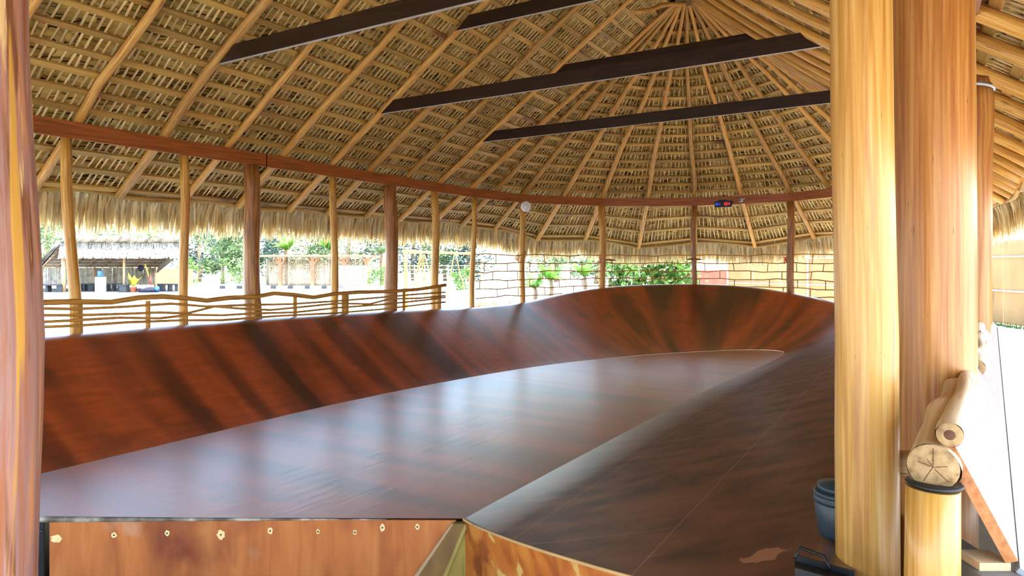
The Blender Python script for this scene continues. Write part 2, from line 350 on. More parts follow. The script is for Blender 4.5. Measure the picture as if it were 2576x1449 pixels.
# thatch: petiole strips and folded leaf blades between the purlins, dark shell above
stem=MB(); leaf=MB(); shell=MB()
for k in range(NS):
    n=NR[k]; n2=NR[(k+1)%NS]
    ym=(ST[k][1].y+ST[(k+1)%NS][1].y)/2
    vis=ym>2.0 or ST[k][1].x>2 and ym>1.5
    rr=rows+[1.0]
    for i in range(len(rr)-1):
        ta,tb=rr[i],rr[i+1]
        A,Bq=P(k,ta),P(k+1,ta); Cq,D=P(k+1,tb),P(k,tb)
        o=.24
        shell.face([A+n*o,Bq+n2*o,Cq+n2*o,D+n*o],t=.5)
        if not vis: continue
        w=((A-Bq).length+(Cq-D).length)/2
        if w<.08: continue
        ns=max(1,round(w/.115))
        def bl(u,v,off):
            return (A.lerp(Bq,u)).lerp(D.lerp(Cq,u),v)+n.lerp(n2,u)*off
        side=(Bq-A).normalized(); upv=((D-A)+(Cq-Bq)).normalized(); H=((D-A).length)
        tint_row=U(.4,.7); hand=1 if (i+k//5)%2 else -1
        for j in range(ns):
            u=(j+U(.35,.65))/ns; du=U(-.25,.25)/ns; sw=.0125*U(.75,1.35)
            a=bl(u,-.1,.118); b=bl(min(1,max(0,u+du)),1.1,.128)
            stem.bar(a,b,2*sw,.008,up=n,t=R())
            # blades on both sides of the petiole
            nb=7; slant=U(-.15,.45)*hand; tc=min(1,max(0,tint_row+U(-.3,.3)))
            for q in range(nb):
                v=(q+.5+U(-.3,.3))/nb; uc=u+du*v
                hw=.62/ns
                c=bl(uc,v,.185+U(-.01,.02))
                sx=side*(w*hw*U(.85,1.1)); rise=upv*(slant*w*hw)
                th=upv*(H/nb*U(.62,.85)); tilt=n*U(-.012,.03)
                leaf.face([c-sx-rise-th+tilt,c+sx+rise-th+tilt,c+sx+rise+th-tilt,c-sx-rise+th-tilt],t=min(1,max(0,tc+U(-.2,.2))))
part(stem,'leaf_stalk',['stem'],roof,kind='stuff')
part(leaf,'thatch',['leaf'],roof,kind='stuff')
part(shell,'thatch_backing',['leafdark'],roof)
# eave fringe
fr=MB()
def frond(base,out,side,L,w,t,droop):
    a=base; d=(out*(1-droop)+UP*-droop).normalized(); b=a+d*L*.5; d2=(out*(1-droop)*.45-UP*(droop+.35)).normalized(); c=b+d2*L*.5
    s=side*w
    fr.face([a-s*.8,a+s*.8,b+s,b-s],t=t); fr.face([b-s,b+s,c+s*.35,c-s*.35],t=t)
for k in range(NS):
    a,b=P(k,-1),P(k+1,-1); n=NR[k]; L_=(b-a).length
    if L_<.05: continue
    ym=(a.y+b.y)/2
    cnt=int(L_*(270 if ym>2 else 50))
    side=(b-a).normalized(); out=side.cross(UP); 
    mid=(ST[k][1]+ST[(k+1)%NS][1])/2
    if out.dot((a+b)/2-mid)<0: out=-out
    for j in range(cnt):
        u=R(); lay=random.choice((0,0,1,2)); base=a.lerp(b,u)+n*(.05+.08*lay)+out*U(.03,.16)-out*.06*lay+UP*U(.0,.1)
        cl_=round(u*L_/.42+.5*(lay%2))*.42/L_-.21*(lay%2)/L_; off_=(u-cl_)*L_; fan=off_/.21*.95+U(-.25,.25); u=min(1,max(0,cl_+off_*.55/L_)); base+=(b-a)*(cl_+off_*.55/L_-(base-a).dot(b-a)/(b-a).length_squared)
        sd=(side+out*U(-.3,.3)).normalized()
        o=(out+side*fan*.9).normalized()
        frond(base,o,sd,U(.5,.82),U(.012,.032),R(),U(.42,.85))
part(fr,'eave_fringe',['fringe'],roof,kind='stuff')
m=MB()
for k in range(NS):
    a,b=P(k,-1),P(k+1,-1)
    def o_(kk):
        T,B,E_,_=ST[kk%NS]; d=V((E_.x-B.x,E_.y-B.y,0)).normalized(); return d
    oa,ob=o_(k),o_(k+1); na,nb_=NR[k],NR[(k+1)%NS]
    r0=[P(k,-.9)+na*.24,P(k+1,-.9)+nb_*.24]; r1=[a+na*.17+oa*.22,b+nb_*.17+ob*.22]; r2=[a+oa*.42-UP*.22,b+ob*.42-UP*.22]
    m.face([r0[0],r0[1],r1[1],r1[0]],t=.4,mi=1); m.face([r1[0],r1[1],r2[1],r2[0]],t=.4)
part(m,'eave_backing',['fringe','leafdark'],roof)
# eave pole just inside the fringe
ep=[]
m=MB()
for k in range(NS):
    for q in range(4):
        t=q/4; p=PO(k,-1.0,.06).lerp(PO(k+1,-1.0,.06),t); sag=math.sin(t*math.pi); p.z+=.06*sag*(1 if (k%2) else -.3); ep.append(p)
ep.append(ep[0]); m.tube(ep,.05,8,caps=False,irr=.06)
part(m,'eave_pole',['purlin'],roof)
m=MB(); m.tube([p+UP*.1 + V((0,0,.03)) for p in ep],.04,6,caps=False,irr=.06); part(m,'eave_pole',['purlin'],roof)
m=MB().tube([V((0,2.9,8.36)),V((0,9,8.38)),V((0,15.4,8.36))],.42,12); part(m,'ridge_sun_block',['leafdark'],roof)  # unseen cover added over the ridge gap to keep sunlight from leaking in
for c_ in (NA,AP):
    m=MB().lathe([(0,.62),(.5,.3),(.95,-.32)],c_+UP*.1,24); part(m,'ridge_sun_block',['leafdark'],roof)  # unseen cones added at both apexes, closing the same sun leak
# apex collar pole and ridge pole
m=MB().tube([V((0,3.2,8.08)),V((0,9,8.06)),V((0,15.1,8.08))],.07,8,irr=.05); part(m,'ridge_pole',['rafter'],roof)
m=MB().tube(wavy(at(1590,30,13.9),at(1722,8,15.2),6,.02),.05,8); part(m,'collar_pole',['rafter'],roof)
# ================= ring beam =================
RB=[(-6,2.2),(-6,8),(-6,15.0),(-5.63,17.2),(-4.03,19.5),(-1.51,20.9),(1.36,20.9),(3.6,19.4),(4.62,17.1),(4.95,13.2),(4.93,8.2),(4.95,5.0),(5.18,3.4),(4.95,2.4)]
beam=thing('ring_beam','long reddish-brown plank beam carrying the rafters around the post tops','beam',(-6,9,3.65))
for a,b in zip(RB[:-1],RB[1:]):
    A=V((*a,3.775)); B=V((*b,3.775)); m=MB(); d=(B-A).normalized(); m.bar(A-d*.01,B+d*.01,.05,.25,t=R()); part(m,'beam_plank',['beam_red'],beam)
    m=MB(); o=V((-d.y,d.x,0))*(.15 if True else 0); c=V((-.5,11,3.775)); o=o if o.dot(A-c)>0 else -o
    m.bar(A+o,B+o,.04,.2); part(m,'beam_plank',['beam_red'],beam)
# ================= posts =================
def post(pts,rad,matn,label,n=14,irr=.035,knots=0,group=None,zbase=None):
    base=V(pts[0]); t=thing('post',label,'post',base,group)
    m=MB().tube(pts,rad,n,irr=irr); part(m,'trunk',[matn,],t); return t
def rpost(px,w,matn,label,x=-6.0,leanpx=0,zb=0,ztop=3.66,curve=.03,n=12):
    r=(px-CX)/F
    X=x-.02-CAM.x
    Yo=(r*(-math.sin(YAW))*X*1.0 - math.cos(YAW)*X)/(math.sin(YAW)-r*math.cos(YAW))
    f=-math.sin(YAW)*X+math.cos(YAW)*Yo
    top=V((x-.07,CAM.y+Yo,ztop)); rad=w/2*f/F
    lean=RT*(leanpx*f/F); bot=top+lean; bot.z=zb
    pts=[]
    for i in range(11):
        tt=i/10; p=bot.lerp(top,tt)+RT*(curve*math.sin(tt*math.pi*1.6+px)*min(1,4*tt,4*(1-tt))); pts.append(p)
    post(pts,[rad*(1.08-.12*i/10) for i in range(11)],matn,label,n)
    return top
rpost(170,26,'pole_gold','slim bent gold post, leftmost slim one, leaning before the water cooler pavilion',leanpx=30)
rpost(468,22,'pole_gold','slim gold post on the left side at the right end of the far pavilion',leanpx=2)
rpost(637,40,'pole_red','thick dark-streaked brown post, leftmost thick one along the left side',leanpx=8)
rpost(841,18,'pole_gold','slim gold post in front of the right half of the bamboo hut',leanpx=4)
rpost(985,33,'pole_red','thick red-brown post left of the swing frame',leanpx=3)
rpost(1097,19,'pole_gold','medium post at the right end of the curvy stick railing, before the swing frame',leanpx=3)
rpost(1197,13,'pole_gold','slim post where the tall stick lattice begins, right of the swing frame',leanpx=-6)
def vpost(xy,w,f,matn,label,out=.1):
    c=V((-.3,15,0)); p=V((*xy,0)); d=(p-c).normalized(); p=p+d*out; r=w/2*f/F
    pts=[p+UP*(3.66*i/8)+RT*(.02*math.sin(i*1.1+xy[0])) for i in range(9)]
    post(pts,[r*1.05]*9,matn,label,12)
vpost((-5.63,17.2),14,20.6,'pole_gold','grey-gold post under the white disc, at the start of the rounded end')
vpost((-4.03,19.5),17,21.8,'pole_gold','gold post in front of the banana plants at the rounded end')
vpost((-1.51,20.9),13,21.4,'pole_red','brown post left of the digital timer, before the coral wall')
vpost((1.36,20.9),17,20.3,'pole_red','dark brown post beside the small red ribbon at the far end')
vpost((3.6,19.4),17,18,'pole_gold','gold post at the far right turn of the roof, behind the pale entrance post')
vpost((4.62,17.1),17,16,'pole_gold','gold post on the right side beyond the turn, behind the entrance posts')
vpost((4.95,11),17,14,'pole_gold','gold post on the right side halfway down the hall',.05)
def nearpost(pxs,f,radpx,matn,label,top=None,irr=.02,n=28):
    # pxs: list of (py, centre px, half width px) from bottom to top
    pts=[at(x,y,f) for y,x,w in pxs]; rad=[w*f/F for y,x,w in pxs]
    b=pts[0].copy(); b.z=-1.35; pts=[b]+pts; rad=[rad[0]]+rad
    if top: tt=pts[-1].copy(); tt.z=top; pts.append(tt); rad.append(rad[-1]*.97)
    return post(pts,rad,matn,label,n,irr)
nearpost([(1449,-30,105),(1250,-25,106),(1050,-18,106),(850,-16,106),(650,-25,106),(500,-35,106),(300,-46,105),(100,-55,105),(0,-58,106)],2.6,0,'pole_bark','nearest post at the left edge with patchy peeling purple-grey bark and a knot',3.95,.012)
nearpost([(1449,2182,73),(1100,2179,73),(850,2179,72),(600,2174,71),(300,2168,71),(0,2165,71)],2.9,0,'pole_big','pale gold smooth entrance post, left one of the two great right-hand posts',3.95,.008)
nearpost([(1200,2351,92),(900,2351,91),(600,2350,90),(300,2348,89),(0,2347,89)],3.45,0,'pole_amber','thickest amber entrance post with red streaks, right one of the two great right-hand posts',3.95,.008)
t=nearpost([(880,2457,30),(600,2460,30),(420,2458,32),(300,2462,32),(250,2460,33),(215,2460,28)],5.8,0,'pole_amber','shorter knobbly post with a steel hoop around its wedge-cut top',None,.06,16)
pt=[at(2460,215,5.8),at(2462,200,5.8),at(2452,192,5.8)]
m=MB().tube(pt,[.095,.07,.02],10,irr=.08); part(m,'wedge_top',['pole_red'],t)
nearpost([(880,2474,18),(600,2474,18),(355,2476,16)],6.5,0,'pole_amber','thin reddish post hidden just behind the steel-hooped post',None,.03,12)
c=at(2452,222,5.8); tor=[]
for i in range(33):
    a=2*math.pi*i/32; tor.append(c+RT*math.cos(a)*.14+FW*math.sin(a)*.13+UP*(.022*-math.cos(a)))
m=MB().tube(tor,.012,8,caps=False); solo(m,'steel_hoop','steel','bent galvanised steel hoop around the top of the knobbly post','hoop',loc=c)
# ================= tie beams =================
def tie(y,zb,label,h=.24):
    z=zb+.1
    xl=-6*(1-(zb-ZB)/(8.16-ZB))
    # right end on sagging right slope
    xr=(8.16-(zb+.1))/.90
    t=thing('tie_beam',label,'beam',(0,y,zb))
    m=MB(); A0=V((xl+.02,y,zb)); A1=V((xl+h*1.35,y,zb+h)); B0=V((xr,y,zb)); B1=V((xr-h*1.1,y,zb+h))
    w=V((0,.03,0))
    f=[A0,B0,B1,A1]; p=[q-w for q in f]; q_=[q+w for q in f]
    def uv(l): return [(a.z,a.x) for a in l]
    m.face(p,uv(p)); m.face(q_[::-1],uv(q_[::-1]))
    for i in range(4):
        j=(i+1)%4; l=[p[j],p[i],q_[i],q_[j]]; m.face(l,[(a.y,a.x) for a in l],mi=1 if i==0 else 0)
    part(m,'plank',['beam_black','beam_edge'],t)
tie(6.0,4.9,'nearest black-stained tie plank, lower one running out of the top edge of the view')
tie(9.77,4.85,'long black-stained tie plank, lower one crossing the middle of the roof')
tie(9.77,6.2,'upper black-stained tie plank showing just under the nearest one at the top edge')
tie(13.5,4.85,'farthest and lowest black-stained tie plank across the roof')
tie(13.5,6.2,'short upper black-stained tie plank below the apex, just above the middle one')
tie(6.0,6.2,'upper black-stained tie plank out of sight above the nearest one')
# ================= bowl =================
ZF=-.35
BW=[]
def bw(rx,ry,rz,ix,iy,p,bank): BW.append((V((rx,ry,rz)),V((ix,iy,ZF)),p,bank))
for a in ((-5.3,.2,.8,-2.95,1.42,1.12,0),(-5.3,2.0,.8,-2.95,2.3,1.12,0),(-5.3,4.4,.8,-2.95,4.2,1.12,0),(-5.3,7.2,.8,-2.93,6.6,1.12,0),(-5.3,10,.76,-2.7,9.0,1.12,0),(-5.3,12.5,.70,-2.35,10.9,1.15,0),(-5.28,14.8,.65,-1.9,12.4,1.2,0),
 (-5.16,16.9,.70,-1.4,13.5,1.25,0),(-4.6,18.1,.9,-1.0,14.3,1.3,0),(-3.7,19.15,1.07,-.6,14.95,1.4,0),(-2.6,19.95,1.14,-.2,15.5,1.4,0),(-1.39,20.4,1.17,.15,15.95,1.4,0),(0,20.6,1.12,.55,16.4,1.4,0),(1.25,20.45,.97,.95,16.8,1.4,0),
 (2.4,19.95,.78,1.4,17.05,1.3,.1),(3.35,19.0,.64,1.8,17.0,1.2,.3),(4.0,17.8,.6,1.95,16.4,1.1,.6),(4.45,16.2,.6,1.93,15.3,1.05,.85),(4.65,14,.62,1.83,13.6,1.16,1),(4.7,11.5,.64,1.65,11.4,1.16,1),(4.7,9,.64,1.55,9,1.16,1),(4.65,6.5,.63,1.5,6.6,1.16,1),(4.5,4.6,.59,1.47,5.1,1.16,1),(4.37,3.2,.55,1.46,4.4,1.16,1),(4.33,2.0,.54,1.46,4.05,1.16,1)): bw(*a)
# densify
def cr(a,b,c,d,t): return .5*((2*b)+(c-a)*t+(2*a-5*b+4*c-d)*t*t+(3*b-a-3*c+d)*t**3)
DB=[]
for i in range(len(BW)-1):
    a,b,c,d=BW[max(0,i-1)],BW[i],BW[i+1],BW[min(len(BW)-1,i+2)]
    for q in range(4):
        t=q/4; DB.append(tuple(cr(a[k],b[k],c[k],d[k],t) for k in range(4)))
DB.append(BW[-1])
# worn patch position on the right bank
WORN=(4.11,2.66,.475)
bowlmat()
vs=[];fs=[];uvs=[];bk=[]
NSG=22; Ln=0; prev=None
prof=[]
for (rm,inn,p,bank) in DB:
    if prev is not None: Ln+=((rm-prev).length*.5+(inn-previ).length*.5)
    prev=rm;previ=inn
    out=V((rm.x-inn.x,rm.y-inn.y,0)); W=out.length; od=out.normalized()
    row=[]
    for j in range(NSG+1):
        s=j/NSG; q=inn.lerp(rm,s); q.z=ZF+(rm.z-(.07 if bank<.5 else .02)-ZF)*s**p; row.append((q,s*W))
    # rounded lip then flat deck outwards (left and far side), short lip on the right
    sl=(rm.z-ZF)*p/W; dk=.14 if bank<.5 else .1
    a0=math.atan(sl)
    for s_ in (.1,.25,.42,.6,.78,.92,1.0):
        st_=.045 if bank<.5 else .015
        a=a0*(1-s_); q=row[-1][0]+od*(st_*math.cos(a))+UP*(st_*math.sin(a)); row.append((q,row[-1][1]+st_))
    q=row[-1][0]+od*dk-UP*.01; row.append((q,row[-1][1]+dk))
    q=q-UP*.03; row.append((q,row[-1][1]+.03))
    prof.append((row,Ln,bank))
nr=len(prof[0][0])
for i,(row,L_,bank) in enumerate(prof):
    for (q,w) in row: vs.append(tuple(q)); 
def bkv(q,b): return b
for i in range(len(prof)-1):
    for j in range(nr-1):
        fs.append((i*nr+j,(i+1)*nr+j,(i+1)*nr+j+1,i*nr+j+1))
        for (ii,jj) in ((i,j),(i+1,j),(i+1,j+1),(i,j+1)):
            uvs.append((prof[ii][1],prof[ii][0][jj][1])); bk.append(prof[ii][2])
# floor: strips joining the left inner edge and the right inner edge
inn=[p[0][0][0] for p in prof]
n=len(inn); half=None
# index of the farthest inner point
apx=max(range(n),key=lambda i:inn[i].y)
Lf=inn[:apx+1]; Rf=inn[apx:][::-1]
def samp(pl,y):
    for a,b in zip(pl[:-1],pl[1:]):
        if a.y<=y<=b.y and b.y>a.y: return a.lerp(b,(y-a.y)/(b.y-a.y))
    return pl[0].copy() if y<pl[0].y else pl[-1].copy()
for pl in (Lf,Rf): pl.sort(key=lambda p:p.y)
# front edge of the flat floor: from (-.9,1.33) to (2.1,3.1)
base=len(vs)
fe=lambda x:1.3+(x+1.3)*(3.1-1.3)/(2.1+1.3)
rows_=60;cols=12
for i in range(rows_+1):
    t=i/rows_
    for j in range(cols+1):
        s=j/cols
        yl=1.42+(17.0-1.42)*t; yr=4.05+(17.0-4.05)*t
        l=samp(Lf,yl); r_=samp(Rf,yr)
        q=l.lerp(r_,s); q.z=ZF-.002; vs.append(tuple(q))
for i in range(rows_):
    for j in range(cols):
        a=base+i*(cols+1)+j; f=(a,a+1,a+cols+2,a+cols+1); fs.append(f)
        for k in f: uvs.append((vs[k][1],-vs[k][0]*1.0)); bk.append(max(0,(( (k-base)%(cols+1))/cols-.75)*2))
base2=len(vs)
for q in inn: vs.append((q.x,q.y,ZF-.006))
fs.append(tuple(range(base2+len(inn)-1,base2-1,-1)))
for k in fs[-1]: uvs.append((vs[k][1],-vs[k][0])); bk.append(.2)
bowl=thing('wooden_bowl','large varnished red-brown plywood skate bowl with curved banks filling the hall','skate bowl',(0,9,0))
fl_start=(len(prof)-1)*(nr-1)
def rawpart(vs,fs,uvs,bk,name,mt,par):
    me=bpy.data.meshes.new(name); off=par.location; me.from_pydata([tuple(V(v)-off) for v in vs],[],fs)
    u=me.uv_layers.new(name='UVMap'); u.data.foreach_set('uv',[c for p in uvs for c in p])
    a=me.attributes.new('bank','FLOAT','CORNER'); a.data.foreach_set('value',[float(x) for x in bk])
    a=me.attributes.new('polish','FLOAT','CORNER'); a.data.foreach_set('value',[pol[i] for i in range(len(bk))])
    me.polygons.foreach_set('use_smooth',[True]*len(fs)); me.materials.append(MATS[mt]); me.update()
    o=bpy.data.objects.new(name,me); COL.objects.link(o); o.parent=par; return o
# object coordinates of the worn patch are relative to the bowl origin: shift
for nd in MATS['bowl'].node_tree.nodes:
    if nd.type=='VECT_MATH' and nd.operation=='SUBTRACT': nd.inputs[1].default_value=(WORN[0],WORN[1]-9,WORN[2])
pol=[]
for fi,f in enumerate(fs):
    j=fi%(nr-1)
    for kk in f:
        jj=kk%nr
        if fi>=fl_start: pol.append(1.0)
        else: pol.append((max(0,1-jj/5)*(1 if bk[min(len(bk)-1,fi*4)]>.5 else 0) if jj<NSG else min(1,(jj-NSG)/4)))
rawpart(vs,fs,uvs,bk,'riding_surface','bowl',bowl)
# outer skirt of the bowl
m=MB()
for i in range(len(prof)-1):
    a=prof[i][0][-1][0]; b=prof[i+1][0][-1][0]; a2=V((a.x,a.y,-.5));b2=V((b.x,b.y,-.5)); m.face([a,b,b2,a2])
part(m,'skirt',['darkred'],bowl)
# ground: sheet with an opening that takes the bowl and the sunken entry
H=[p[0][-1][0]+(p[0][-1][0]-V((0,9,p[0][-1][0].z)))*.004 for p in prof]
H=[V((p.x,p.y,0)) for p in H]
PT=[V((5.0,1.6,0)),V((6.1,-3.2,0)),V((-1.5,-3.2,0)),V((-4.6,-1.0,0))]
H=H+PT
gm=MB(); Hc=V((0,9,0)); nH=len(H)
for i in range(nH):
    a,b=H[i],H[(i+1)%nH]; sc=[(Hc+(q-Hc)*k) for k in (1.6,25) for q in (a,b)]
    gm.face([a,b,sc[1],sc[0]]); gm.face([sc[0],sc[1],sc[3],sc[2]])
for i in range(len(prof)-1,nH):
    a,b=H[i],H[(i+1)%nH]; gm.face([a,b,V((b.x,b.y,-1.35)),V((a.x,a.y,-1.35))])
pf_=[H[len(prof)-1]]+PT+[H[0]]
gm.face([V((q.x,q.y,-1.35)) for q in pf_]+[V((-2.9,1.6,-1.35)),V((1.4,4.2,-1.35))])
struct(gm,'floor',['sand'])
# front risers
def riser(a,b,matn,name,th=.018,zb=-1.34,off=0.0):
    a,b=V(a),V(b); d=(b-a); d.z=0; nn=V((d.y,-d.x,0)).normalized()*th
    m=MB(); p=[V((a.x,a.y,zb)),V((b.x,b.y,zb)),b,a]; q=[v+nn for v in p]
    m.face(q,[(0,0),(1,0),(1,1),(0,1)]); m.face(p[::-1])
    for i in range(4):
        j=(i+1)%4; m.face([p[i],p[j],q[j],q[i]])
    return part(m,name,[matn],bowl),nn
E0=V((-2.95,1.42,ZF)); E1=V((1.46,4.05,ZF)); ZP=-1.35
lp=lambda t,dz:(E0.x+(E1.x-E0.x)*t,E0.y+(E1.y-E0.y)*t,ZF-dz)
riser(lp(.315,.012),lp(.985,.012),'ply_orange','front_panel_and_gap')
riser(lp(0,.02),lp(.305,.02),'black','front_panel_and_gap')  # black sheet painting the dark of the gap left of the plywood
# right riser follows the bank edge
rr_=prof[-1][0]
m=MB(); d=(rr_[NSG][0]-rr_[0][0]); d.z=0; nn=V((d.y,-d.x,0)).normalized()*.02
for j in range(NSG):
    a=rr_[j][0]-UP*.012;b=rr_[j+1][0]-UP*.012; m.face([V((a.x,a.y,-1.34))+nn,V((b.x,b.y,-1.34))+nn,b+nn,a+nn]); m.face([a+nn,b+nn,b,a],mi=1)
part(m,'side_panel',['ply_stain','lip'],bowl)
# splintered light edge on the right riser
m=MB()
for j in range(NSG):
    a=rr_[j][0]+nn*.9-UP*.004;b=rr_[j+1][0]+nn*.9-UP*.004; m.bar(a,b,.012,.016)
part(m,'edge_strip',['ply_light'],bowl)
# lip strip along the front edge
m=MB(); ed=(E1-E0); en=V((ed.y,-ed.x,0)).normalized()
pts=[];rad=[]
for i in range(25):
    t=.27+.6*i/24; pts.append(E0.lerp(E1,t)+en*.01-UP*(.02-.012*t)); rad.append(.038*(1-t)**1.4+.004)
m.tube(pts,rad,8); part(m,'edge_strip',['lip'],bowl)
# screw putty dabs on the front panel and a black bolt
fwd=(E1-E0).normalized()
def onfront(px,py):
    r=(px-CX)/F; dirv=FW+RT*r+UP*((HY-py)/F); pl=E0+en*.019; k=(pl-CAM).dot(en)/dirv.dot(en); return CAM+dirv*k
for (px,py,w,h) in ((142,1355,28,20),(287,1346,14,14),(421,1341,12,14),(556,1345,20,24),(680,1335,13,17),(800,1337,9,12),(893,1339,9,12),(962,1327,12,20),(1050,1325,11,15)):
    c=onfront(px,py); m=MB(); s=c.copy(); k=(c-CAM).dot(FW)/F
    pr=[(0.001,.004),(.7,.0035),(1,.0)]
    nP=14; ph=R()*6; base=[]
    pts=[c+en*.003+fwd*(w/2*k*math.cos(2*math.pi*i/nP)*(1+.15*math.sin(3*i+ph)))+UP*(h/2*k*math.sin(2*math.pi*i/nP)*(1+.15*math.sin(2*i+ph))) for i in range(nP)]
    m.face(pts); 
    for i in range(nP):
        j=(i+1)%nP; m.face([pts[i],pts[j],pts[j]-en*.004,pts[i]-en*.004])
    dab=part(m,'filler_dab',['putty'],bowl)
    if px>250:
        m=MB().lathe([(0.0,.002),(2.2*k,.002),(2.4*k,0)],c+en*.004,10,ax=en); part(m,'screw',['blackpaint'],dab)
m=MB().lathe([(0.0,.006),(6*.0025,.006),(7*.0025,0)],onfront(105,1338)+en*.001,12,ax=en); part(m,'bolt',['black'],bowl)
# diagonal corner boards
def board(poly,th,nv,matn,name):
    nv=V(nv).normalized()*th; m=MB(); q=[V(p)+nv for p in poly]; m.face(q); m.face([V(p) for p in poly][::-1])
    for i in range(len(q)):
        j=(i+1)%len(q); m.face([V(poly[i]),V(poly[j]),q[j],q[i]])
    part(m,name,[matn],bowl)
cor=E1-UP*.012
a1=onfront(1150,1306); a2=onfront(1050,1449)
a1=onfront(1142,1312)
b2=onfront(1122,1449)
d_=(a2-a1).normalized()
low=lambda a,b,k:a+(b-a)*k
board([a1,onfront(1178,1312),low(onfront(1178,1312),onfront(1122,1449),2.2)+en*.0,low(a1,a2,2.0)],.05,en,'board_brown','corner_board')
board([onfront(1136,1314),a1,low(a1,a2,2.0),low(onfront(1136,1314),onfront(1040,1449),2.0)],.056,en,'pale_wood','corner_board')
# olive filler triangle between boards and right riser
m=MB(); A=onfront(1178,1314)+en*.045; B_=cor+nn*1.0+en*.03; 
C_=V((B_.x+.02,B_.y-.02,-1.34)); D_=low(onfront(1178,1312),onfront(1122,1449),2.2)+en*.045
board([A,B_+UP*-.01,C_,D_],.02,en,'board_olive','corner_board')
# right bank outer edge joint + lower red board
m=MB(); A=V((4.40,2.05,.50)); 
m.box((4.6,2.1,.44),(.42,0,.02),(0,1.0,0),(0,0,.02)); solo(m,'red_board','darkred','dark red board beside the bank at the foot of the pale gold post','board',loc=(4.6,2.1,.44))
# ================= things on the right bank =================
bk0=atz(2112,3.12,0); zb=.545
m=MB().lathe([(0,0),(.085,0),(.092,.02),(.108,.15),(.104,.155),(.112,.16),(.112,.175),(.106,.18),(.112,.19),(.112,.205),(.1,.21),(.0,.215)],(bk0.x,bk0.y,zb),24)
t=thing('bucket','dark blue-grey lidded bucket half hidden behind the pale gold post','bucket',(bk0.x,bk0.y,zb)); part(m,'tub',['bucket'],t)
m=MB().lathe([(0,.0),(.095,0),(.095,.03),(0,.05)],(bk0.x,bk0.y,zb+.205),24); part(m,'lid',['bucket'],t)
c=atz(2075,2.62,.585); t=thing('dustpan','black tool tray lying at the foot of the pale gold post','tray',c)
m=MB(); xx=(RT*.2-UP*.03+FW*-.08); yy=FW*.12+RT*.05
m.box(c,xx,yy,UP*.012); m.box(c-yy*.48+UP*.015,xx,yy*.05,UP*.03); m.box(c+yy*.48+UP*.015,xx,yy*.05,UP*.03); part(m,'pan',['black'],t)
m=MB().tube([c+yy*.3+UP*.02+xx*.1,c+yy*.6+UP*.05-xx*.0,c+yy*.75+UP*.05-xx*.4,c+yy*.4+UP*.02-xx*.5],.007,6); part(m,'handle',['black'],t)
# ================= right rail logs and outer ramp =================
f0=2.15
def log(a,b,r0,r1,label,seed,endm=True,curve=.02):
    t=thing('rail_log',label,'log',a); pts=wavy(a,b,12,curve,seed); m=MB().tube(pts,[r0+(r1-r0)*i/12 for i in range(13)],20,irr=.045,caps=False); part(m,'bark',['pale_wood'],t)
    # cut ends with rings
    for e,nx,r in ((pts[0],pts[1],r0),(pts[-1],pts[-2],r1)):
        ax=(e-nx).normalized(); m=MB().lathe([(r*.985,0),(r*.93,.003),(r*.45,.004),(r*.3,.004),(0,.004)],e-ax*.001,24,ax=ax); ce=part(m,'cut_end',['endgrain'],t)
        if not endm:
            m=MB(); X=ax.orthogonal().normalized(); Y=ax.cross(X)
            for an,l0,l1 in ((.3,.0,.75),(1.6,.1,.8),(2.6,0,.55),(3.9,.05,.85),(5.2,.1,.6),(4.5,.0,.4)):
                dr=X*math.cos(an)+Y*math.sin(an); m.bar(e+ax*.004+dr*r*l0,e+ax*.003+dr*r*l1,.0018,.002,up=ax)
            part(m,'crack',['endgrain_dark'],ce); continue
        m=MB().lathe([(r*.42,.004),(r*.36,.0055),(0,.0055)],e-ax*.001,16,ax=ax); part(m,'heartwood',['endgrain_dark'],ce)
    return t
log(at(2347,1175,f0),at(2405,975,3.15),.074,.05,'thick cut log lying on the short post, with a cracked round end face',3,endm=False,curve=.012)
log(at(2389,1094,f0-.03),at(2434,948,3.3),.038,.034,'thinner rail log above the thick one, with a dark-hearted cut end',5,curve=.008)
log(at(2452,925,3.75),at(2462,850,5.0),.05,.045,'rail log beyond the thickest amber post, on the rim beside the pink ramp',7)
log(at(2461,862,4.9),at(2470,806,6.2),.05,.04,'farthest visible rail log, at the foot of the steel-hooped post',9)
m=MB().tube([at(2347,1225,f0+.02),at(2345,1449,f0+.02),V((*at(2345,1449,f0+.02).xy,-1.35))],[.077,.078,.08],24,irr=.01); 
p0=at(2347,1225,f0+.02); solo(m,'short_post','pole_big','short smooth post holding up the thick cut log','post',loc=V((p0.x,p0.y,-1.35)))
m=MB(); c=at(2350,1218,f0+.02); m.lathe([(.0,-.006),(.07,-.006),(.083,.004),(.078,.008),(.0,.004)],c,22); solo(m,'rubber_pad','black','dark ragged pad between the short post and the log','pad',loc=c)
m=MB().tube([at(2250,1166,2.95),at(2312,1168,2.9)],.056,20); c=at(2250,1166,2.95); solo(m,'wood_stub','pale_wood','pale round wooden stub wedged between entrance post and thick log','block',loc=c)
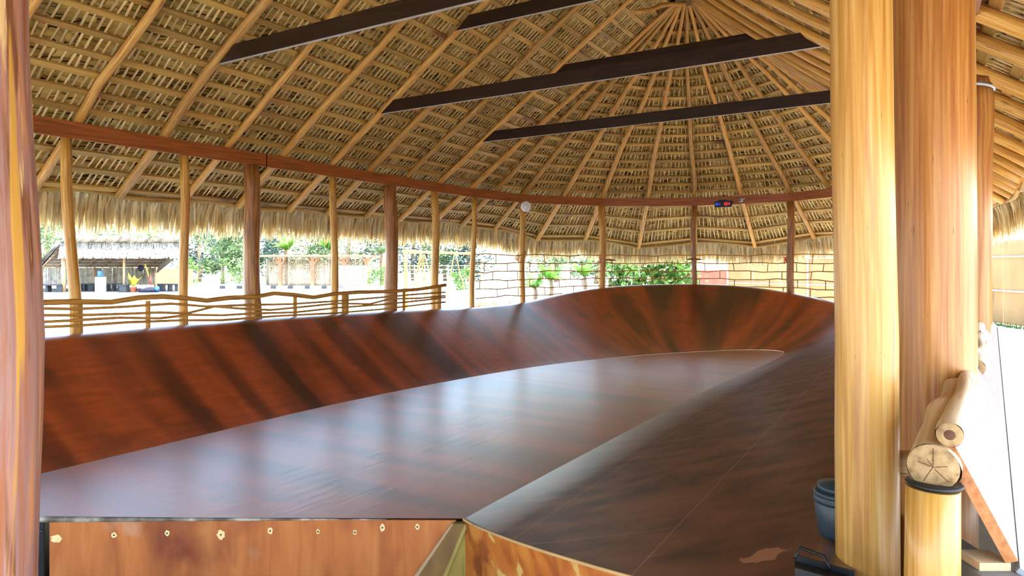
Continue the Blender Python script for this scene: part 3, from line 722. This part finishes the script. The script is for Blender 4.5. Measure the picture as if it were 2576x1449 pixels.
# outer ramp: leaning plywood board, then pale tarp slope
def strip(l,th,down,matn,par,name,edge=None):
    m=MB(); (a,b,c,d)=[V(x) for x in l]; nvv=(b-a).cross(d-a).normalized(); 
    if nvv.z<0: nvv=-nvv
    e=nvv*th; lo=[p-e for p in (a,b,c,d)]; up=[a,b,c,d]; m.face(up); m.face(lo[::-1])
    for i in range(4):
        j=(i+1)%4; m.face([up[i],up[j],lo[j],lo[i]],mi=1 if (edge and i==3) else 0)
    return part(m,name,[matn]+([edge] if edge else []),par)
ramp=thing('outer_ramp','pink-white sunlit plywood ramp board leaning on the outside of the rim at right','ramp',at(2560,1410,f0))
a=at(2398,1114,f0); b=at(2561,1412,f0-.02); A2=at(2478,792,6.7); B2=at(2507,818,6.9)
strip([a,A2,B2,b],.035,0,'ply_pink',ramp,'ramp_board','ply_edge')
b_=at(2563,1416,f0-.02)
m=MB(); c=at(2476,1409,f0+.05); m.box(c,RT*.1,FW*.1,UP*.026); solo(m,'timber_block','pale_wood','short timber block under the lower edge of the leaning ramp board','block',loc=c)
m=MB(); top=c.z-.014; cb=V((c.x,c.y,(top-1.35)/2)); m.box(cb-RT*.0+FW*.05,RT*.125,FW*.3,UP*(top+1.35)); solo(m,'concrete_wall','concrete','grey concrete block wall carrying the timber block, bottom right corner','wall',loc=V((cb.x,cb.y,-1.35)))
low=thing('lower_ramp','pale bluish-white lower ramp sheet beyond the pink board at the right edge','ramp',at(2600,1400,2.6))
C2=at(2700,1010,6.9); C1=at(3250,2300,2.0)
B1=at(2566,1420,f0-.02)
P1=B1; P2=B2+RT*.01-UP*.005
out=V((math.cos(.08),-math.sin(.08),0))
strip([P1-UP*.01,P2-UP*.01,P2+out*1.15-UP*.75,P1+out*1.15-UP*.75],.02,0,'white_tarp',low,'sheet')
# ================= wattle railing on the left =================
rail=thing('stick_railing','low railing of long curvy horizontal sticks with a thick wavy top rail, left side','railing',(-5.75,8,0))
yend=CAM.y+14.9
def yat(px,x):
    r=(px-CX)/F; X=x-CAM.x; return CAM.y+(-r*math.sin(YAW)*X-math.cos(YAW)*X)/(math.sin(YAW)-r*math.cos(YAW))
YE=yat(1122,-5.82)
def fpt(px,py,x=-5.82):
    y=yat(px,x); X=x-CAM.x; Yo=y-CAM.y; f=-math.sin(YAW)*X+math.cos(YAW)*Yo; return V((x,y,1.8+(HY-py)/F*f))
top=[(88,761),(180,759),(280,760),(350,749),(410,746),(470,750),(520,756),(575,749),(640,747),(690,738),(740,742),(790,748),(840,739),(900,735),(960,734),(1000,732),(1050,728),(1090,722),(1121,717)]
def railpts(l): 
    q=[fpt(*p) for p in l]; first=q[0].copy(); first.y=1.6; return [first]+q
m=MB().tube(railpts(top),.042,10,irr=.06); part(m,'top_rail',['stick'],rail)
L5=[[(88,776),(200,777),(320,771),(430,764),(520,771),(620,767),(730,765),(850,757),(960,748),(1050,740),(1120,735)],
[(88,793),(200,793),(300,790),(400,786),(470,788),(540,771),(600,776),(680,780),(760,772),(850,763),(930,765),(980,752),(1060,750),(1120,744)],
[(88,811),(180,806),(300,799),(400,801),(480,792),(560,793),(640,788),(740,786),(850,774),(960,766),(1050,757),(1120,748)],
[(88,823),(200,819),(320,811),(450,806),(560,805),(700,795),(850,787),(960,778),(1060,766),(1120,760)]]
for l in L5:
    m=MB().tube(railpts(l),.021,8,irr=.06); part(m,'rail',['stick'],rail)
for px,w in ((192,30),(372,12),(742,10),(868,18),(1103,14),(640,10),(1016,7)):
    a=fpt(px,700,-5.9); f=(a-CAM).dot(FW); a.z=0; b=a.copy(); b.z=1.2; m=MB().tube([a,b],w/2*f/F,8,irr=.04); part(m,'stake',['stick'],rail)
# ================= tall stick lattice around the far end =================
lat=thing('stick_lattice','tall see-through lattice of thin sticks in a brick pattern around the rounded far end','fence',(-.3,20.9,0))
LP=[V((-6.02,yat(1197,-6.02),0)),V((-5.68,17.25,0)),V((-4.05,19.6,0)),V((-1.5,21.02,0)),V((1.42,21.02,0)),V((3.7,19.5,0)),V((4.75,17.1,0)),V((5.05,12,0))]
hs=[2.06,1.81,1.56,1.31,1.07,.83]
for hi,h in enumerate(hs):
    pts=[]
    for a,b in zip(LP[:-1],LP[1:]):
        nn_=max(4,int((b-a).length/.4))
        for i in range(nn_): p=a.lerp(b,i/nn_); p.z=h+.02*math.sin(i*1.3+hi*2)+.012*math.sin(i*2.9+hi); pts.append(p)
    m=MB().tube(pts,.017,6,irr=.05,t=.8); part(m,'rail',['stick'],lat)
    if hi<5:
        for a,b in zip(LP[:-1],LP[1:]):
            L_=(b-a).length; nn_=max(2,round(L_/.95)); 
            if b.y<16.5: nn_=2
            for i in range(nn_):
                u=(i+(.25 if hi%2 else .75)+U(-.1,.1))/nn_; p=a.lerp(b,u); dx=(b-a).normalized()*U(-.04,.04)
                p0=p.copy();p0.z=h; p1=p+dx; p1.z=hs[hi+1]; m=MB().tube([p0,p1],.014,5,t=R()); part(m,'peg',['stick'],lat)
# ribbon
c=at(1975,652,20.7); m=MB()
m.box(c,RT*.05,FW*.01,UP*.13); m.box(c-UP*.1+RT*-.02,RT*.03,FW*.01,UP*.1); solo(m,'red_ribbon','redplastic','small red ribbon tied to the lattice top rail','ribbon',loc=c)
# discs around posts
for px,py,f,w,lab in ((1533,655,21.6,34,'flat brown wooden disc on the post before the banana plants'),(1746,653,21.3,44,'flat brown wooden disc on the post left of the coral wall')):
    c=at(px,py,f); m=MB().lathe([(0,-.02),(w/2*f/F*.8,-.02),(w/2*f/F,0),(w/2*f/F*.7,.03),(0,.05)],c,20); solo(m,'wooden_disc','pole_red',lab,'disc',loc=c)
# white disc, timer, camera
c=at(1323,519,20.35); t=thing('white_disc','round white plate fixed where the plank beams meet, above the grey-gold post','plate',c)
ax=(CAM-c); ax=V((ax.x+4,ax.y,0)).normalized()
m=MB().lathe([(0,.03),(.10,.03),(.15,.02),(.16,0),(0,-.02)],c,28,ax=ax); part(m,'plate',['white'],t)
m=MB().lathe([(0,.045),(.05,.045),(.055,.03),(0,.02)],c,20,ax=ax); part(m,'cap',['white'],t)
A=V((-1.51,20.9,0)); B=V((1.36,20.9,0)); 
c=at(1815,512,20.85); c=V((c.x,20.78,c.z)); bx=V((1,0,0)); w=.40;h=.17
t=thing('digital_timer','black digital interval timer with blue and red digits on the plank beam','timer',c)
m=MB(); m.box(c,bx*.52,V((0,.07,0)),UP*.19); m.box(c+UP*.11-bx*.03,bx*.24,V((0,.05,0)),UP*.05); part(m,'case',['black'],t)
fr_=V((0,-.037,0))
def seg(cx,s,mt,wd=.045,ht=.085):
    SG={'a':((0,1),(1,1)),'b':((1,1),(1,.5)),'c':((1,.5),(1,0)),'d':((0,0),(1,0)),'e':((0,0),(0,.5)),'f':((0,.5),(0,1)),'g':((0,.5),(1,.5))}
    m=MB()
    for ch in s:
        (x0,y0),(x1,y1)=SG[ch]; a=c+fr_+bx*(cx+(x0-.5)*wd)+UP*((y0-.5)*ht); b=c+fr_+bx*(cx+(x1-.5)*wd)+UP*((y1-.5)*ht); m.bar(a,b,.012,.004,up=(0,1,0))
    part(m,'digit',[mt],t)
seg(-.19,'febcg','led_blue'); seg(-.125,'bc','led_blue'); seg(.02,'bc','led_red'); seg(.10,'afgcd','led_red'); seg(.17,'fgbc','led_red')
m=MB(); 
for dz in(-.02,.02): m.box(c+fr_+bx*.062+UP*dz,bx*.01,V((0,.004,0)),UP*.01)
part(m,'colon',['led_red'],t)
c=at(1863,503,20.7); c=V((c.x,20.76,c.z)); t=thing('security_camera','small grey dome camera on the beam right of the digital timer','camera',c)
m=MB().lathe([(0,.06),(.04,.055),(.06,.02),(.06,-.03),(0,-.04)],c,18,ax=(-.3,-1,-.2)); part(m,'body',['steel'],t)
m=MB().lathe([(0,.075),(.025,.07),(.03,.05)],c,14,ax=(-.3,-1,-.2)); part(m,'lens',['black'],t)
m=MB().bar(c,c+V((.1,.06,.05)),.02,.02); part(m,'bracket',['white'],t)
# hat-like lampshade beside the white-disc post
c=at(1308,652,21.3); m=MB().lathe([(0,.3),(.09,.3),(.2,-.05),(.19,-.05),(.07,.28)],c,8,ax=(.5,0,1)); solo(m,'woven_shade','pale_wood','pale woven shade hanging behind the grey-gold post','lamp shade',loc=c)
# ================= swing frame =================
fS=27; def_z=lambda py,f:1.8+(HY-py)/F*f
sw=thing('swing_frame','gold pole swing frame with hanging V-shaped ropes beyond the railing','swing',atz(1105,fS,0))
def pole(a,b,r,name,mt,par,amp=.02): m=MB().tube(wavy(a,b,6,amp),r,7); part(m,name,[mt],par)
tz=2.27
pole(atz(1012,fS,tz+.04),atz(1192,fS+1.5,tz-.05),.05,'top_pole','stick',sw); pole(atz(1015,fS-.6,tz),atz(1100,fS,tz-.07),.04,'top_pole','stick',sw)
pole(atz(1022,fS,0),atz(1021,fS,tz),.07,'leg','stick',sw); pole(atz(1183,fS+1.4,0),atz(1189,fS+1.4,tz),.05,'leg','stick',sw)
for a,b in (((1057,tz-.05),(1036,.3)),((1060,tz-.05),(1046,.3)),((1060,tz-.05),(1069,.4)),((1064,tz-.1),(1075,.4)),((1068,tz-.1),(1096,.5)),((1143,tz-.1),(1122,.4)),((1146,tz-.1),(1168,.8)),((1168,.8),(1183,.1))):
    pole(atz(a[0],fS+.3,a[1]),atz(b[0],fS+.3,b[1]),.022,'rope','stick',sw,.01)
m=MB().bar(atz(1036,fS+.3,.3),atz(1096,fS+.3,.3),.25,.04); part(m,'seat',['hut_wood'],sw)
# ================= rail fence outside, cut logs =================
for i,(px,py,ln) in enumerate(((1205,759,.5),(1235,750,.7),(1268,757,.8),(1300,748,.7),(1255,747,.5),(1222,762,.6))):
    f=1.8*F/(py+6-HY); c=atz(px,f if f<28 else 28,.14); m=MB().tube([c-RT*ln/2*.8,c+RT*ln/2*.8+FW*.1],.14,10,irr=.06)
    solo(m,'cut_log','pale_wood',['small pale cut log, leftmost beside the slim lattice post','pale cut log second from left behind the lattice','largest pale cut log in front of the pile','pale cut log at the right of the pile beside the grey-gold post','pale cut log at the back middle of the pile','pale cut log nearest to the bowl rim at left of the pile'][i],'log',loc=c,group=None)
# ================= far pavilion =================
fp=42.0; k42=fp/F
def Wd(px,f,z): return atz(px,f,z)
pav=thing('open_pavilion','open pavilion with grey thatched roof and reed back wall across the yard at left','pavilion',Wd(270,fp,0))
fb=48.5
def thatchslab(m,a,b,c,d,nx,ny,th=.12,lay=.06,t0=.5):
    # a-b lower edge, d-c upper edge; shingled blades
    a,b,c,d=map(V,(a,b,c,d)); n=(b-a).cross(d-a).normalized(); 
    m.face([a,b,c,d],t=.3); m.face([a-n*.06,d-n*.06,c-n*.06,b-n*.06],t=.2)
    for j in range(ny):
        for i in range(nx):
            u0=i/nx;u1=(i+1.2)/nx; v1=(j+1)/ny; v0=(j-.5)/ny*U(.9,1.1); q=U(-.01,.01)
            f=lambda u,v:a.lerp(b,u)+(d.lerp(c,u)-a.lerp(b,u))*v
            o=n*U(.02,.08)
            if n.z<0:o=-o
            m.face([f(u0+q,v0)+o,f(u1+q,v0)+o*1.2,f(u1,v1)+o*.3,f(u0,v1)+o*.3],t=R())
m=MB(); thatchslab(m,Wd(148,fp-.3,2.22),Wd(462,fp-.3,2.22),Wd(456,fp+1.0,3.10),Wd(152,fp+1.0,3.10),90,3); part(m,'front_roof_slope',['greythatch'],pav)
m=MB(); thatchslab(m,Wd(456,fp+1.0,3.10),Wd(152,fp+1.0,3.10),Wd(90,fb,1.55),Wd(400,fb,1.55),40,3); part(m,'back_roof_slope',['greythatch'],pav)
m=MB(); thatchslab(m,Wd(80,fb-2,1.35),Wd(105,fp-.5,1.7),Wd(152,fp+.6,3.08),Wd(140,fp+1.4,3.06),30,4); 
thatchslab(m,Wd(440,fp,2.1),Wd(394,fb,1.1),Wd(400,fb,1.6),Wd(462,fp+.8,3.0),30,4); part(m,'end_roof_slope',['greythatch'],pav)
m=MB(); fl=[Wd(60,fp-1,.03),Wd(465,fp-1,.03),Wd(440,fb,.03),Wd(70,fb,.03)]; m.face(fl); 
for i in range(4):
    j=(i+1)%4; m.face([V((fl[i].x,fl[i].y,-.1)),V((fl[j].x,fl[j].y,-.1)),fl[j],fl[i]])
part(m,'floor_slab',['concrete'],pav)
for i in range(9):
    px=105+i*38; m=MB().tube([Wd(px,fb-.2,1.55),Wd(px+62,fp+1.0,2.98)],.05,6); part(m,'roof_pole',['hut_wood'],pav)
for i in range(8):
    v=i/7; m=MB().bar(Wd(100+50*v,fb-.3-(fb-fp-1.4)*v,1.56+1.42*v),Wd(400+54*v,fb-.3-(fb-fp-1.4)*v,1.56+1.42*v),.1,.05); part(m,'roof_batten',['pale_wood'],pav)
m=MB()
for i in range(150):
    px=92+300*i/150; a=Wd(px,fb,.28+U(-.04,.04)); b=Wd(px+U(-1,1),fb,1.5); m.bar(a,b,.075,.02,up=(FW.x,FW.y,0),t=R())
part(m,'reed_wall',['greythatch'],pav)
for px,f,r in ((160,fp,.13),(312,fp+.3,.07),(455,fp,.09),(238,fb-.3,.07),(92,fp+3,.08),(378,fb-.3,.06),(390,fb-1,.06)):
    m=MB().tube([Wd(px,f,0),Wd(px,f,2.3 if f<44 else 1.6)],r,10); part(m,'post',['pale_wood'],pav)
def bench(px0,px1,f,label):
    t=thing('bench',label,'bench',Wd((px0+px1)/2,f,.03)); m=MB().bar(Wd(px0,f,.47),Wd(px1,f,.47),.5,.07); part(m,'seat',['blackpaint'],t)
    for px,w in ((px0+6,.35),(px1-6,.35),((px0+px1)/2,.14)):
        c=Wd(px,f,.235); m=MB().box(c,RT*w,FW*.4,UP*.41); part(m,'leg',['blackpaint'],t)
bench(84,160,fp,'black bench at the left end of the pavilion, nearest the big left-hand post')
bench(192,238,fp+2,'black bench between the leaning slim post and the water cooler')
bench(262,312,fp+2,'black bench behind the water cooler and potted palm')
bench(400,456,fp+1.5,'black bench at the right end of the pavilion before the orange wall')
t=thing('water_dispenser','white water cooler with a blue bottle on top in the pavilion','water cooler',Wd(253,fp+.2,.04)); c=Wd(253,fp+.2,0)
m=MB().box(c+UP*.5,RT*.46,FW*.4,UP*.92); m.box(c+UP*.7-FW*.205,RT*.24,FW*.02,UP*.2); cab=part(m,'cabinet',['white'],t)
m=MB().box(c+UP*.74-FW*.22,RT*.2,FW*.02,UP*.05); part(m,'taps',['steel'],cab)
m=MB().lathe([(0,0),(.06,0),(.15,.06),(.16,.1),(.15,.2),(.16,.24),(.16,.36),(.13,.39),(0,.39)],c+UP*.96,18); part(m,'bottle',['bluejug'],t)
def plantpot(px,f,label,pot='terracotta',leafm='yellowleaf'):
    b=Wd(px,f,.03); t=thing('potted_palm',label,'potted plant',b); m=MB().lathe([(0,0),(.15,0),(.2,.3),(.22,.3),(.22,.36),(.19,.36),(.18,.3),(0,.3)],b,18); part(m,'pot',[pot],t)
    m=MB()
    for i in range(13):
        an=i*2.4; L_=U(.6,1.15); tilt=U(.1,.75); d=V((math.cos(an)*tilt,math.sin(an)*tilt,1)).normalized(); p=b+UP*.32; s=d.cross(UP).normalized(); pr=p;w0=.02
        for q in range(1,6):
            p2=p+d*L_*q/5-UP*(.25*tilt*(q/5)**2); w1=.02+.11*math.sin(q/5*math.pi)**.8
            m.face([pr-s*w0,pr+s*w0,p2+s*w1,p2-s*w1],t=R()); pr=p2;w0=w1
    part(m,'leaves',[leafm],t)
plantpot(336,fp-.2,'yellow-green palm in a terracotta pot beside the dark planter')
b=Wd(313,fp-.3,.03); t=thing('square_planter','black square planter box at the foot of the middle pavilion post','planter',b)
m=MB().box(b+UP*.22,RT*.42,FW*.42,UP*.44); m.box(b+UP*.45,RT*.5,FW*.5,UP*.05); part(m,'box',['blackpaint'],t)
b=Wd(372,fp-.2,.05); t=thing('gear_pile','heap of black bags with pink, white and blue cloth on the pavilion floor','bags',b)
def blob(c,rx,ry,rz,n=14,h=8,seed=1):
    m=MB(); rs=random.Random(seed); base=0
    for i in range(h+1):
        th=math.pi*i/h
        for k in range(n):
            an=2*math.pi*k/n; w=1+.12*math.sin(an*3+i+seed)+.06*rs.random(); m.v.append(tuple(c+RT*(rx*math.sin(th)*math.cos(an)*w)+FW*(ry*math.sin(th)*math.sin(an)*w)+UP*(rz*math.cos(th))))
    for i in range(h):
        for k in range(n):
            m.idx(0,(i*n+k,i*n+(k+1)%n,(i+1)*n+(k+1)%n,(i+1)*n+k),[(0,0)]*4,R())
    return m
part(blob(b+UP*.1,.65,.35,.22,seed=2),'bag',['navy'],t); part(blob(b+UP*.3+RT*.05,.2,.2,.16,seed=3),'pink_cloth',['pinkcloth'],t); part(blob(b+UP*.28-RT*.2-FW*.2,.18,.12,.1,seed=4),'white_cloth',['white'],t); part(blob(b+UP*.2+RT*.62-FW*.1,.14,.14,.17,seed=5),'blue_cloth',['bluecloth'],t)
b=Wd(382,fp+.2,.4); t=thing('mop','mop with a yellow and red handle leaning in the pavilion','mop',b)
m=MB().tube([Wd(374,fp+.2,1.0),Wd(365,fp+.2,1.75)],.03,8); part(m,'yellow_handle',['yellowplastic'],t); m=MB().tube([Wd(381,fp+.2,.4),Wd(374,fp+.2,1.0)],.035,8); part(m,'red_handle',['redplastic'],t)
b=Wd(354,fp+3,1.5); part_=solo(blob(b,.2,.15,.22,seed=9),'hanging_bag','navy','dark bag hanging under the pavilion roof','bag',loc=None)
# orange wall behind pavilion
m=MB().box(Wd(425,fb+3,.75)+UP*0,RT*3.6,FW*.15,UP*1.3); solo(m,'orange_wall','orangewall','low orange-tan wall at the right end of the pavilion','wall',loc=Wd(425,fb+3,0))
# ================= bamboo hut =================
fh=55; hut=thing('bamboo_hut','low hut walled with upright pale bamboo under a flat plank roof','hut',Wd(800,fh,0))
m=MB()
for i in range(95):
    px=678+ (935-678)*i/95; m.tube([Wd(px,fh,0),Wd(px+U(-.6,.6),fh+U(0,.1),2.12+U(-.05,.05))],.035,5,t=R())
part(m,'bamboo_wall',['bamboo'],hut,kind='stuff')
m=MB()
for i in range(36):
    px=678-8*i/36; f=fh+5*i/36; m.tube([Wd(px,f,0),Wd(px,f,2.1)],.035,5,t=R())
part(m,'bamboo_wall',['bamboo'],hut,kind='stuff')
m=MB().box(Wd(805,fh+2.2,2.42),RT*9.6,FW*6.5,UP*.16); part(m,'roof',['hut_wood'],hut)
for px in (705,787,865,925):
    m=MB().box(Wd(px,fh-.1,1.1),RT*.3,FW*.3,UP*2.3); m.bar(Wd(px-1,fh-.2,1.6),Wd(px-14,fh-.2,2.3),.12,.12); m.bar(Wd(px+1,fh-.2,1.6),Wd(px+14,fh-.2,2.3),.12,.12); part(m,'pillar',['hut_wood'],hut)
# soccer goal
fg=45; goal=thing('goal','white football goal with a net, behind the slim gold post before the hut','goal',Wd(885,fg,0))
for a,b in (((845,fg,0),(845,fg,1.6)),((922,fg,0),(922,fg,1.6)),((845,fg,1.6),(922,fg,1.6)),((845,fg+1.2,0),(845,fg,1.6)),((922,fg+1.2,0),(922,fg,1.6)),((845,fg+1.2,0),(922,fg+1.2,0))):
    m=MB().tube([Wd(*a),Wd(*b)],.045,8); part(m,'frame_tube',['white'],goal)
m=MB()
for i in range(26):
    px=845+77*i/25; m.tube([Wd(px,fg,1.6),Wd(px,fg+1.2,0)],.008,4,caps=False)
for i in range(1,16):
    v=i/16; m.tube([Wd(845,fg+1.2*v,1.6*(1-v)),Wd(922,fg+1.2*v,1.6*(1-v))],.008,4,caps=False)
part(m,'net',['white'],goal)
# kerb of stone blocks
for i in range(22):
    px=560+i*14.2; 
    if 615<px<660: pass
    b=Wd(px,48,.0); m=MB().box(b+UP*.11,RT*.3,FW*.3,UP*.22); o=solo(m,'kerb_block',random.choice(['stone','blackpaint','stone']) if False else ('blackpaint' if i%3==0 else 'stone'),'small block in the low row of dark and pale blocks along the yard','block',loc=b,group='blocks in the low row')
# rail fence far
ff=64; fen=thing('post_rail_fence','pale post and rail fence along the far side of the yard','fence',Wd(560,ff,0))
for z in (.4,.8,1.2,1.6):
    m=MB().tube(wavy(Wd(455,ff,z),Wd(1450,ff+3,z),24,.03),.04,5); part(m,'rail',['pale_wood'],fen)
for i in range(24):
    px=455+i*42; m=MB().tube([Wd(px,ff,0),Wd(px,ff,1.7)],.06,6); part(m,'stake',['pale_wood'],fen)
# ================= plywood fence to the right/far =================
pf=thing('plywood_fence','tall fence of tan plywood sheets with white pipe rails beyond the far right side','fence',(6,26,0))
PF=[V((-2.2,28.3,0)),V((3.2,26.6,0)),V((6.2,25.0,0)),V((8.6,20.5,0)),V((9.8,14.5,0)),V((10.4,8.0,0))]
for a,b in zip(PF[:-1],PF[1:]):
    L_=(b-a).length; n_=max(1,round(L_/1.22)); d=(b-a)/n_
    for i in range(n_):
        c=a+d*(i+.5); m=MB().box(c+UP*1.25,d*.985,d.cross(UP).normalized()*.02,UP*2.44,t=R()); part(m,'plywood_sheet',['ply_light'],pf)
    nn_=d.cross(UP).normalized(); nn_=nn_ if nn_.dot(V((0,10,0))-a)>0 else -nn_
    for z in (1.0,2.0): m=MB().tube([a+nn_*.05+UP*z,b+nn_*.05+UP*z],.025,6); part(m,'pipe_rail',['white'],pf)
    for i in range(0,n_+1,3): m=MB().tube([a+d*i+nn_*.06,a+d*i+nn_*.06+UP*2.6],.035,6); part(m,'pipe_post',['white'],pf)
m=MB()
for i in range(900):
    u=R(); k=random.choice([3,4]); a,b=PF[k-1],PF[k]; p=a.lerp(b,u); nn_=(b-a).cross(UP).normalized(); nn_=nn_ if nn_.dot(V((0,10,0))-a)>0 else -nn_; p+=nn_*U(.1,.5); h=U(.05,.14); s=RT*.012; m.face([p-s,p+s,p+UP*h+V((U(-.04,.04),U(-.04,.04),0))],t=R())
solo(m,'grass_strip','grass','strip of short green grass at the foot of the plywood fence','grass',kind='stuff')
m=MB().box(Wd(1735,29.5,.75),RT*3.6,FW*.15,UP*1.5); solo(m,'coral_wall','coral','low coral-red wall behind the leafy shrubs at the far end','wall',loc=Wd(1735,29.5,0))
# ================= vegetation =================
def tree(px,f,h,w,label,matn='foliage',n=1500,trunk=True,lo=.25,seed=0,leafs=.28,cat='tree',name='tree',group=None):
    b=Wd(px,f,0); t=thing(name,label,cat,b,group); rs=random.Random(seed+int(px))
    m=MB(); cl=[]
    for i in range(16):
        a=rs.random()*6.28; r=w/2*rs.random()**.5*.8; z=h*(lo+(1-lo)*rs.random())*.92; cl.append((b+V((math.cos(a)*r,math.sin(a)*r,z)),w*.17*(.7+rs.random()*.7)))
    for i in range(n):
        c,r=cl[rs.randrange(16)]; d=V((rs.gauss(0,1),rs.gauss(0,1),rs.gauss(0,.8))); d.normalize(); p=c+d*r*rs.random()**.4
        x=V((rs.gauss(0,1),rs.gauss(0,1),rs.gauss(0,.6))).normalized()*leafs*(.5+rs.random()); y=x.cross(V((rs.gauss(0,1),rs.gauss(0,1),rs.gauss(0,1)))).normalized()*leafs*.35
        m.face([p-x*.5,p+y*.5,p+x*.5,p-y*.5],t=rs.random())
    part(m,'foliage',[matn],t)
    if trunk:
        m=MB().tube(wavy(b,b+UP*h*.75,5,.06*w*.3,seed),[w*.035,w*.03,w*.028,w*.022,w*.018,w*.012],8); part(m,'trunk',['trunk'],t)
def banana(px,f,h,label,n=8,seed=0,L=1.6,matn='bananaleaf',trunkr=.1,wide=.28,name='banana_plant',cat='plant'):
    b=Wd(px,f,0); rs=random.Random(seed+7); t=thing(name,label,cat,b); m=MB().tube([b,b+UP*h*.5+RT*.05,b+UP*h*.72],[trunkr,trunkr*.85,trunkr*.6],9); part(m,'stem',['trunk'],t)
    for i in range(n):
        an=i*2.4+seed; tl=.35+.9*rs.random(); d=V((math.cos(an)*tl,math.sin(an)*tl,1)).normalized(); s=d.cross(UP).normalized(); m=MB(); pr=b+UP*h*.66; w0=.03; sp=[pr]
        for q in range(1,11):
            u=q/10; p=b+UP*h*.66+d*L*u-UP*(L*.55*tl*u*u); w1=wide*math.sin(min(1,u*.93+.07)*math.pi)**.6
            dr=UP*-.35*w1
            for sg in (-1,1):
                g=.86 if q%2 else 1
                m.face([pr,pr+s*sg*w0*g+dr*.9,p+s*sg*w1*g+dr,p],t=rs.random())
            pr=p;w0=w1
        part(m,'leaf',[matn],t)
bgt=[(300,70,9,9,'foliage'),(120,62,7,7,'foliage'),(500,66,8,7,'foliage_dark'),(560,60,5,5,'foliage'),(640,72,10,8,'foliage'),(720,70,9,7,'foliage_dark'),(800,75,8,8,'foliage'),(880,72,9,8,'foliage'),(960,70,8,7,'foliage_dark'),(1040,72,9,7,'foliage_dark'),(1120,70,8,6,'foliage'),(1180,68,7,6,'foliage_dark'),(1400,66,8,8,'foliage'),(1500,60,6,6,'foliage')]
tl=['tall hazy tree above the middle of the pavilion roof','green tree above the left end of the pavilion','dark hazy tree just right of the pavilion','pale bushy tree between pavilion and thick left post','large hazy tree behind the thick leftmost post','dark blue-green tree above the left end of the bamboo hut','pale tree above the middle of the bamboo hut','pale tree above the right end of the bamboo hut','dark tree behind the left edge of the swing frame','dark tree seen through the swing frame','hazy tree right of the middle of the swing frame','dark tree behind the right leg of the swing frame','pale tree behind the banana plants','pale tree behind the leafy shrubs']
for i,(px,f,h,w,mt) in enumerate(bgt): tree(px,f,h,w,tl[i],mt,1500,seed=i,leafs=.5,lo=.12)
for i,(px,f,h,w,l) in enumerate(((940,52,1.7,2.6,'low green bush right of the football goal'),(1165,46,1.9,1.8,'green bush just left of the slim lattice post'),(475,54,2.2,2.0,'low green bush right of the pavilion posts'),(600,56,2.2,3.5,'low hedge bush left of the bamboo hut'),(110,56,3.4,3.5,'green bush at the left edge above the pavilion end'))):
    tree(px,f,h,w,l,'greenleaf',700,trunk=False,lo=.05,seed=40+i,leafs=.22,cat='bush',name='bush')
banana(720,60,4.6,'banana plant with broad leaves above the left part of the hut roof',9,3,2.2,wide=.4)
banana(830,62,4.7,'banana plant with broad leaves above the right part of the hut roof',9,5,2.4,wide=.4)
banana(960,56,4.0,'palm with drooping fronds left of the swing frame',10,2,1.9,'foliage',.16,.3,'palm','palm')
banana(1385,27.5,1.7,'bright banana plant right of the grey-gold post',9,1,1.2,wide=.22)
banana(1345,28,1.2,'smaller banana plant hugging the grey-gold post',7,4,1.1,wide=.2)
banana(1470,29,1.9,'pale-stemmed banana plant left of the gold post at the rounded end',7,9,1.3,wide=.2)
def shrub(px,f,h,w,label,seed,n=420,ls=.16,matn='greenleaf'):
    b=Wd(px,f,0); rs=random.Random(seed); t=thing('leafy_shrub',label,'shrub',b); m=MB()
    for i in range(n):
        p=b+V((rs.gauss(0,.33)*w,rs.gauss(0,.33)*w*.6,h*(.35+.65*rs.random()))); nn=V((rs.gauss(0,1),rs.gauss(0,1),rs.gauss(.6,.6))).normalized(); x=nn.orthogonal().normalized()*ls*(.6+.6*rs.random()); y=nn.cross(x)
        k=8; m.face([p+x*math.cos(2*math.pi*q/k)*.6+y*math.sin(2*math.pi*q/k)*.45 for q in range(k)],t=rs.random())
    part(m,'foliage',[matn],t)
    for i in range(5):
        m=MB().tube(wavy(b+RT*U(-.1,.1),b+RT*U(-.4,.4)*w+UP*h*U(.6,.9),4,.04),.02,5); part(m,'branch',['trunk'],t)
shrub(1560,27,2.0,1.1,'round-leaved green shrub just right of the gold rounded-end post',1)
shrub(1620,27.5,2.05,1.2,'round-leaved green shrub in the middle of the far opening',2)
shrub(1685,27,2.1,1.1,'blue-green large-leaved shrub left of the brown timer post',3,300,.22)
shrub(1725,28,2.05,.9,'small leafy shrub behind the brown timer post before the coral wall',4,260)
# ================= light =================
w=bpy.data.worlds.new('world'); scn.world=w; w.use_nodes=True; nt=w.node_tree; bg=nt.nodes['Background']
sky=nt.nodes.new('ShaderNodeTexSky'); sky.sky_type='NISHITA'; sky.sun_disc=False; sky.sun_elevation=math.radians(58); sky.sun_rotation=math.radians(80); sky.air_density=1.2; sky.dust_density=1.2
nt.links.new(sky.outputs[0],bg.inputs[0]); bg.inputs[1].default_value=.5
sl=bpy.data.lights.new('sun','SUN'); sl.energy=5.0; sl.angle=math.radians(1.0); sl.color=(1,.95,.86); so=bpy.data.objects.new('sun',sl); COL.objects.link(so)
d=V((.50,-.10,.86)).normalized(); so.rotation_euler=d.to_track_quat('Z','Y').to_euler(); so.location=(20,0,30)
vs_=scn.view_settings; vs_.view_transform='Standard'; vs_.look='None'; vs_.gamma=1; vs_.use_curve_mapping=False; vs_.exposure=1.6
scn.cycles.max_bounces=8; scn.cycles.diffuse_bounces=6; scn.cycles.glossy_bounces=4; scn.cycles.caustics_reflective=False; scn.cycles.caustics_refractive=False
